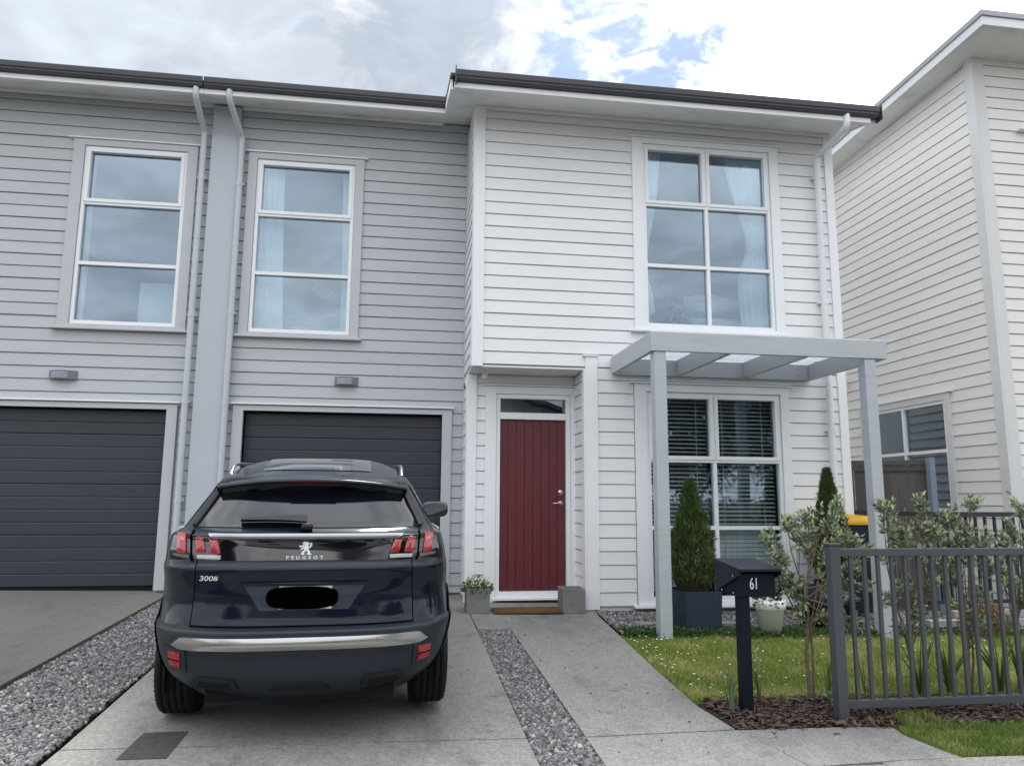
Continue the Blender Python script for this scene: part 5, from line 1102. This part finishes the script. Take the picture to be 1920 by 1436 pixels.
# tailgate skin and its gaps
tg = patch('tailgate', quad((-.590, .606), (.590, .606), (.575, .934), (-.575, .934)), PAINT, off=.006, nu=44, nv=24)
for s in (-1, 1):
    patch('panel_gap', quad((s * .594, .600), (s * .598, .600), (s * .582, .95), (s * .578, .95)), SEAM, tg, off=.0025, nu=1, nv=16)
patch('panel_gap', quad((-.594, .599), (.594, .599), (.594, .605), (-.594, .605)), SEAM, tg, off=.0025, nu=40, nv=1)
# number plate recess: a shallow pan with sloping sides
rc = [(-.33, .822), (.33, .822), (.235, .682), (-.235, .682)]
mb = MB(); o_ = [rp_(x, z, .0075) for x, z in rc]; i_ = [rp_(x * .93, .684 + (z - .684) * .94 + .002, -.012) for x, z in rc]
mb.add(o_ + i_, [(0, 1, 5, 4), (1, 2, 6, 5), (2, 3, 7, 6), (3, 0, 4, 7), (4, 5, 6, 7)])
RECP = mat('recess_paint', (0.018, 0.027, 0.043), 0.35, 0.5, coat=.6, var=.05)
pn = patch('plate_recess', quad((-.235, .684), (.235, .684), (.32, .815), (-.32, .815)), RECP, tg, off=.0085, nu=30, nv=10)
patch('plate_lip', quad((-.34, .818), (.34, .818), (.335, .836), (-.335, .836)), PAINT, tg, off=.018, nu=30, nv=4, crown=.004)
np_ = patch('number_plate', quad((-.135, .690), (.145, .690), (.145, .815), (-.135, .815)), mat('white_plate', (.6, .6, .6), .4), off=.014, nu=10, nv=6)
def blob(u, v):
    a = 2 * math.pi * u; r_ = v; c_, s_ = math.cos(a), math.sin(a); k = (abs(c_) ** 3.2 + abs(s_) ** 3.2) ** (-1 / 3.2)
    return (-.012 + .190 * c_ * k * r_, .751 + .063 * s_ * k * r_)
patch('black_cover', blob, mat('dead_black', (.001, .001, .001), 1.0, 0.0), np_, off=.0165, nu=40, nv=3, base=.0164)
# gloss black band with the badge and wordmark
bd = patch('gloss_band', quad((-.455, .946), (.455, .946), (.475, 1.058), (-.475, 1.058)), BLK, off=.006, nu=40, nv=8)
patch('band_ledge', quad((-.49, 1.064), (.49, 1.064), (.53, 1.082), (-.53, 1.082)), mat('ledge_sky_sheen', (.30, .31, .33), .16, .5, .85), off=.010, nu=40, nv=4, crown=.003)  # body-coloured ledge; its sky reflection is put in as a bright metal colour
def rear_mat(x, z, off, tilt=0.0):
    return Matrix.Translation(rp_(x, z, off)) @ Matrix.Rotation(math.pi / 2 + tilt, 4, 'X')
text_mesh('PEUGEOT', 0.024, SIL, 'wordmark', bd, rear_mat(-.01, .960, .009), .0015, 1.25, spacing=1.75, off=.0012)
text_mesh('3008', 0.036, SIL, 'model_badge', tg, rear_mat(-.505, .858, .012) @ Matrix.Rotation(R(6), 4, 'Z').to_4x4() if False else Matrix.Translation(rp_(-.505, .858, .012)) @ Matrix.Rotation(-R(9), 4, 'Z') @ Matrix.Rotation(math.pi / 2, 4, 'X'), .0015, 1.35, spacing=1.02, shear=.1, off=.0003)
lion = [[(-.30, -.50), (-.08, -.50), (-.06, -.42), (-.14, -.40), (.02, -.20), (-.10, -.12), (-.30, -.40)],
        [(.12, -.50), (.42, -.50), (.44, -.42), (.34, -.40), (.34, -.30), (.18, -.02), (.04, .02), (-.02, -.14), (.14, -.24), (.22, -.38), (.10, -.42)],
        [(-.12, -.14), (.10, -.22), (.24, .0), (.18, .22), (.28, .34), (.12, .50), (-.14, .50), (-.24, .40), (-.16, .30), (-.02, .30), (-.10, .12)],
        [(-.46, .14), (-.40, .06), (-.14, .14), (-.06, .24), (-.18, .28), (-.30, .20), (-.44, .22)],
        [(-.42, -.08), (-.34, -.14), (-.14, -.02), (-.06, .10), (-.20, .10), (-.30, -.02)],
        [(.20, .10), (.30, .16), (.36, .30), (.30, .42), (.44, .40), (.46, .24), (.38, .06), (.24, .0)]]
mb = MB()
for pl in lion:
    n = len(pl); P0 = [rp_(-.008 + p[0] * .078, 1.010 + p[1] * .074, .008) for p in pl]; P1 = [rp_(-.008 + p[0] * .072, 1.010 + p[1] * .069, .015) for p in pl]
    mb.add(P0 + P1, [tuple(range(n, 2 * n))] + [(i, (i + 1) % n, (i + 1) % n + n, i + n) for i in range(n)])
mb.build('lion_badge', SIL, bd, local=True)
# lamps: dark housing, three red claws, clear strip
for s in (-1, 1):
    def Q(bl, br, tr, tl, s=s): 
        f = quad(bl, br, tr, tl); return lambda u, v: (s * f(u, v)[0], f(u, v)[1])
    hs = patch('tail_lamp', Q((.440, .946), (.742, .968), (.728, 1.086), (.470, 1.066)), BLK, off=.007, nu=20, nv=8)
    for k, (a, b, c_, d) in enumerate((((.455, .983), (.503, .984), (.523, 1.068), (.478, 1.062)), ((.534, .984), (.582, .986), (.596, 1.073), (.552, 1.070)), ((.640, .982), (.690, .984), (.700, 1.078), (.652, 1.080)))):
        patch('lamp_claw', Q(a, b, c_, d), RED, hs, off=.014, nu=6, nv=8, crown=.006)
    patch('reversing_lens', Q((.452, .953), (.575, .955), (.578, .975), (.452, .974)), CLR, hs, off=.012, nu=8, nv=2, crown=.002)
    patch('amber_lens', Q((.622, .955), (.715, .966), (.718, .978), (.622, .975)), mat('smoked_lens', (.12, .11, .09), .15, .6, coat=1.0), hs, off=.011, nu=8, nv=2)
    patch('panel_gap', Q((.606, .940), (.611, .940), (.625, 1.095), (.620, 1.095)), SEAM, hs, off=.0135, nu=1, nv=8)
    rf = patch('reflector_housing', Q((.590, .370), (.725, .400), (.725, .492), (.600, .486)), BUMP, off=.006, nu=8, nv=8, crown=.004)
    patch('rear_reflector', Q((.622, .395), (.686, .402), (.694, .474), (.622, .474)), RED2, rf, off=.013, nu=5, nv=6, crown=.003)
    ex = patch('exhaust_trim', Q((.315, .292), (.560, .306), (.530, .350), (.345, .342)), TRIM, off=.016, nu=12, nv=4)
    patch('exhaust_insert', Q((.342, .299), (.528, .309), (.510, .336), (.358, .332)), DARKM, ex, off=.0165, nu=10, nv=3)
    patch('reflector_bar', Q((.624, .430), (.688, .434), (.689, .439), (.624, .435)), SEAM, rf, off=.0165, nu=4, nv=1)
    patch('bumper_crease', Q((.0, .452), (.60, .452), (.60, .46), (.0, .46)), BUMP, off=.003, nu=12, nv=2)
patch('diffuser', quad((-.16, .27), (.16, .27), (.12, .315), (-.12, .315)), TRIM, off=.006, nu=12, nv=4)
# chrome strip along the bumper
def chr_(u, v):
    x = -.672 + 1.344 * u; k = min(1, (.672 - abs(x)) / .05); lo = .494 + .0 * x; hi = .515 + .043 * k; lo = .512 - .018 * k
    return (x, lo + (hi - lo) * v)
patch('chrome_strip', chr_, CHR, off=.016, nu=60, nv=8, crown=.012)
# rear glass with dark border, roof spoiler, stop lamp, wiper
def gtop(x): return 1.316 - .10 * (x / .55) ** 2 * 0 + .018 * (abs(x) / .55) ** 2
def gls(u, v):
    z = 1.116 + (1.352 - 1.116) * v; w = .642 - (z - 1.116) * .47; return ((-1 + 2 * u) * w, z - .012 * (1 - abs(-1 + 2 * u) ** 2) * (1 - v) * -1 * 0)
patch('rear_glass', gls, PRIV, off=.004, nu=40, nv=16)
for s in (-1, 1):
    patch('rear_pillar_fin', (lambda s: lambda u, v: (s * (.622 + .022 * u - .115 * v + .018 * u * v), 1.118 + .245 * v))(s), TRIM, off=.016, nu=4, nv=14)
def lipz(x): return 1.386 - .045 * (abs(x) / .56) ** 2.2
mb = MB(); n = 40; sec = []
for i in range(n + 1):
    x = -.56 + 1.12 * i / n; L_ = lipz(x); yl = .375 + .10 * (abs(x) / .56) ** 3
    yb = ys_(x * .98, 1.40) + .10
    sec.append([(x, yb, max(L_ + .030, 1.418 - .03 * (abs(x) / .56) ** 3)), (x, (yb + yl) / 2, L_ + .019), (x, yl + .03, L_ + .006), (x, yl, L_ - .002), (x, yl + .002, L_ - .018), (x, yl + .03, L_ - .034), (x, yl + .12, L_ - .046 - .02 * (1 - (x / .56) ** 2)), (x, yb, L_ - .05)])
K = len(sec[0]); mb.add([p for s_ in sec for p in s_], [(i * K + j, i * K + (j + 1) % K, (i + 1) * K + (j + 1) % K, (i + 1) * K + j) for i in range(n) for j in range(K)] , True); mb.add(sec[0], [tuple(range(K))]); mb.add(sec[-1], [tuple(range(K))]); sp = mb.build('roof_spoiler', PAINT, car, local=True)
mb = MB(); n = 20
for i in range(n):
    xa, xb = -.56 * .98 + 1.0976 * i / n, -.56 * .98 + 1.0976 * (i + 1) / n; P = []
    for x in (xa, xb):
        L_ = lipz(x); yl = .375 + .10 * (abs(x) / .56) ** 3; P += [(x, yl + .006, L_ - .020), (x, yl + .10, L_ - .085 - .012 * (1 - (x / .55) ** 2))]
    mb.add(P, [(0, 1, 3, 2)], True)
mb.build('spoiler_underside', BLK, sp, local=True)
mb = MB(); n = 12; P = []
for i in range(n + 1):
    x = -.135 + .27 * i / n; yl = .375; L_ = lipz(x); P += [(x, yl - .004, L_ - .008), (x, yl + .012, L_ - .024)]
mb.add(P, [(2 * i, 2 * i + 2, 2 * i + 3, 2 * i + 1) for i in range(n)], True); mb.build('stop_lamp', RED, sp, local=True)
mb = MB(); P = []
for i in range(15):
    t_ = i / 14; x = -.375 + .36 * t_; z = 1.140 + .010 * math.sin(t_ * 2.2) - .012 * t_; h_ = .005 + .013 * t_
    a = rp_(x, z + h_, .030 + .012 * t_); b = rp_(x, z - h_ * .8, .030 + .008 * t_); c_ = rp_(x, z, .006); P += [a, b, c_]
mb.add(P, [(3 * i + j, 3 * i + (j + 1) % 3, 3 * i + 3 + (j + 1) % 3, 3 * i + 3 + j) for i in range(14) for j in range(3)] + [(0, 1, 2), (42, 43, 44)]); mb.build('rear_wiper', TRIM, car, local=True)
mb = MB(); c_ = rp_(-.01, 1.105, .02); mb.ico(c_, (.035, .03, .026), 2); mb.build('wiper_pivot', TRIM, car, local=True)
# roof: glass panel, rails
def roofz(x, y):
    lo, hi = 1.36, 1.538
    for _ in range(22):
        m_ = (lo + hi) / 2; w = WW(m_); yr = YR_(m_); yf = interp(YFT, m_); l = lc(m_); ins = abs(x) < w and yr < y < yf
        if ins:
            if y < yr + l: ins = (abs(x) / w) ** NE + ((yr + l - y) / l) ** NE < 1
            elif y > yf - l: ins = (abs(x) / w) ** NE + ((y - yf + l) / l) ** NE < 1
        if ins: lo = m_
        else: hi = m_
    return lo
mb = MB(); mb.grid(lambda u, v: ((-1 + 2 * u) * .34, .78 + 1.0 * v, roofz((-1 + 2 * u) * .34, .78 + 1.0 * v) + .004), 16, 20); mb.build('glass_roof', BLK, car, local=True)
for s in (-1, 1):
    pts = []; n = 16
    for i in range(n + 1):
        t_ = i / n; y = .80 + 1.35 * t_; k = min(1, t_ / .13, (1 - t_) / .1); x = s * (.545 - .01 * t_ - .03 * (t_ - .4) ** 2); pts.append((x, y, 1.418 + .012 * math.sin(math.pi * t_) + .062 * math.sin(k * math.pi / 2) - .012))
    mb = MB(); mb.tube(pts, .011, 10); mb.build('roof_rail', CHROME, car, local=True)
# side windows, door gaps, mirrors, handles
def sx(y, z):
    w, yr, yf, l = WW(z), YR_(z), interp(YFT, z), lc(z)
    if y < yr + l: k = (yr + l - y) / l; return w * (1 - min(1, k) ** NE) ** (1 / NE)
    if y > yf - l: k = (y - yf + l) / l; return w * (1 - min(1, k) ** NE) ** (1 / NE)
    return w
for s in (-1, 1):
    for y0, y1, a0, a1 in ((.52, .98, .66, .98), (1.02, 1.74, 1.02, 1.74), (1.79, 2.62, 1.79, 2.22)):
        mb = MB(); mb.grid(lambda u, v: (s * (sx(max(.45, (y0 + (y1 - y0) * u) * (1 - v) + (a0 + (a1 - a0) * u) * v), 1.105 + .25 * v) + .005), (y0 + (y1 - y0) * u) * (1 - v) + (a0 + (a1 - a0) * u) * v, 1.105 + .25 * v), 14, 10); mb.build('side_window', PRIV, car, local=True)
    mb = MB(); mb.tube([(s * (sx(.5, 1.085) + .006), .5, 1.092), (s * (sx(.9, 1.085) + .006), .9, 1.088), (s * (WW(1.085) + .006), 1.6, 1.085), (s * (WW(1.085) + .006), 2.7, 1.07)], .007, 6); mb.build('window_trim', SIL, car, local=True)
    for y0 in (1.0, 1.77):
        mb = MB(); mb.grid(lambda u, v: (s * (WW(.42 + .66 * v) + .0015), y0 + .006 * u, .42 + .66 * v), 1, 14); mb.build('panel_gap', SEAM, car, local=True)
    for y0 in (1.12, 1.90):
        mb = MB(); x = s * (WW(.92) + .016); mb.tube([(x - s * .02, y0, .925), (x, y0 + .02, .93), (x, y0 + .17, .93), (x - s * .02, y0 + .19, .925)], .011, 8); mb.build('door_handle', PAINT, car, local=True)
    mr_ = MB(); mx0 = s * .925; mr_.ico((mx0, 2.50, 1.115), (.125, .085, .078), 3); 
    def sq(p):
        a_, c_ = (p[0] - mx0) / .125, (p[2] - 1.115) / .078; d_ = (abs(a_) ** 3.6 + abs(c_) ** 3.6) ** (1 / 3.6)
        k_ = (math.hypot(a_, c_) / d_ if d_ > 1e-6 else 1); return (mx0 + (p[0] - mx0) * k_ * .93, max(p[1], 2.465), 1.115 + (p[2] - 1.115) * k_ * .90)
    mr_.v = [sq(p) for p in mr_.v]; mr_.tube([(s * .76, 2.56, 1.075), (s * .83, 2.53, 1.10)], [.03, .025], 10); mm = mr_.build('wing_mirror', BLK, car, local=True)
    mb = MB(); pts = [(mx0 + .098 * math.cos(a) * (abs(math.cos(a)) ** 3.6 + abs(math.sin(a)) ** 3.6) ** (-1 / 3.6), 2.458, 1.115 + .052 * math.sin(a) * (abs(math.cos(a)) ** 3.6 + abs(math.sin(a)) ** 3.6) ** (-1 / 3.6)) for a in [2 * math.pi * k / 40 for k in range(40)]]; mb.add(pts, [tuple(range(28))]); mb.build('mirror_glass', mat('mirror_glass', (.34, .42, .55), .03, .5, 1.0), mm, local=True)
    mb = MB(); mb.grid(lambda u, v: (s * (.40 + .30 * u), interp(YFT, .70) - .09 - .16 * u ** 2, .64 + .14 * v + .02 * u), 8, 3); mb.build('headlight', CLR, car, local=True)
mb = MB(); n = 20; mb.grid(lambda u, v: ((-1 + 2 * u) * (.62 - .10 * v), interp(YFT, 1.06 + .30 * v) + .004 - lc(1.1) * (1 - (1 - min(.99, abs(-1 + 2 * u) * .85) ** NE) ** (1 / NE)), 1.06 + .30 * v), n, 10); mb.build('windscreen', PRIV, car, local=True)
#CAR_END

# ================================================================== across the street (shows only in glass and paint)
DTR = leafmat('street_tree_leaf', (0.012, 0.018, 0.012), (0.035, 0.045, 0.03), .1, .6)
def far_tree(x, y, h, r, label, seed):
    rg = np.random.default_rng(seed); t = thing('street_tree', (x, y, -.6), label, 'tree'); mb = MB(); mb.tube([(x, y, -.7), (x + .1, y, h * .35), (x, y, h * .8)], [.18, .13, .05], 10)
    for k in range(6): a_ = k * 1.05; mb.tube([(x, y, h * .3), (x + r * .6 * math.cos(a_), y + r * .6 * math.sin(a_), h * .6)], [.07, .02], 6)
    mb.build('trunk', BARK, t); n = 20000; d = rg.normal(size=(n, 3)); d /= np.linalg.norm(d, axis=1)[:, None]; cl = rg.normal(size=(28, 3)); cl /= np.linalg.norm(cl, axis=1)[:, None]; cc_ = cl[rg.integers(0, 28, n)] * .62 + d * .42 * rg.uniform(.5, 1, n)[:, None]
    P = np.array([x, y, h * .62]) + cc_ * [r, r, h * .42]; leaves('crown', DTR, t, P, d, rng.uniform(.12, .22, n), rng.uniform(.07, .13, n), kind='stuff')
far_tree(11.0, -11.5, 6.6, 3.4, 'tall dark leafy tree on the far side of the street', 11); far_tree(16.2, -13, 6.8, 3.0, 'second tall tree down the far side of the street', 14); far_tree(1.5, -15, 5.5, 2.2, 'smaller round tree opposite the driveway', 12); far_tree(-9, -14, 6, 2.5, 'spreading tree opposite the neighbouring garage', 13)
oh = thing('house', (2, -21, -.6), 'pale gabled house across the street', 'house')
OW = mat('opposite_wall', (0.42, 0.43, 0.44), .6); 
mb = MB(); mb.prism([(-7, -.6), (11, -.6), (11, 4.6), (2, 7.4), (-7, 4.6)], 1, -27, -20); mb.build('wall', OW, oh)
mb = MB(); mb.hexa([(-7.6, -27.5, 4.5), (2, -27.5, 7.5), (2, -19.5, 7.5), (-7.6, -19.5, 4.5), (-7.6, -27.5, 4.7), (2, -27.5, 7.7), (2, -19.5, 7.7), (-7.6, -19.5, 4.7)]); mb.hexa([(2, -27.5, 7.5), (11.6, -27.5, 4.5), (11.6, -19.5, 4.5), (2, -19.5, 7.5), (2, -27.5, 7.7), (11.6, -27.5, 4.7), (11.6, -19.5, 4.7), (2, -19.5, 7.7)]); mb.build('roof', ROOFM, oh)
for x, z, w, h_ in ((-5, .6, 2, 1.6), (-1, .6, 1.6, 1.6), (4, .6, 2.4, 1.6), (8, .6, 1.6, 1.6), (-4, 3.0, 1.6, 1.2), (1.5, 3, 2, 1.4), (7, 3.0, 1.6, 1.2)):
    mb = MB(); mb.box(x, x + w, -20.0, -19.95, z, z + h_); w_ = mb.build('window', ALU, oh); mb = MB(); mb.box(x + .1, x + w - .1, -19.95, -19.93, z + .1, z + h_ - .1); mb.build('pane', DARKM, w_)
hg = thing('hedge', (0, -16.5, -.6), 'clipped dark hedge along the far pavement', 'hedge')
n = 14000; P = np.column_stack([rng.uniform(-24, 26, n), rng.uniform(-17.1, -16.2, n), rng.uniform(-.6, 1.3, n)]); leaves('foliage', CYP, hg, P, rng.normal(size=(n, 3)), rng.uniform(.1, .2, n), rng.uniform(.08, .14, n), kind='stuff')
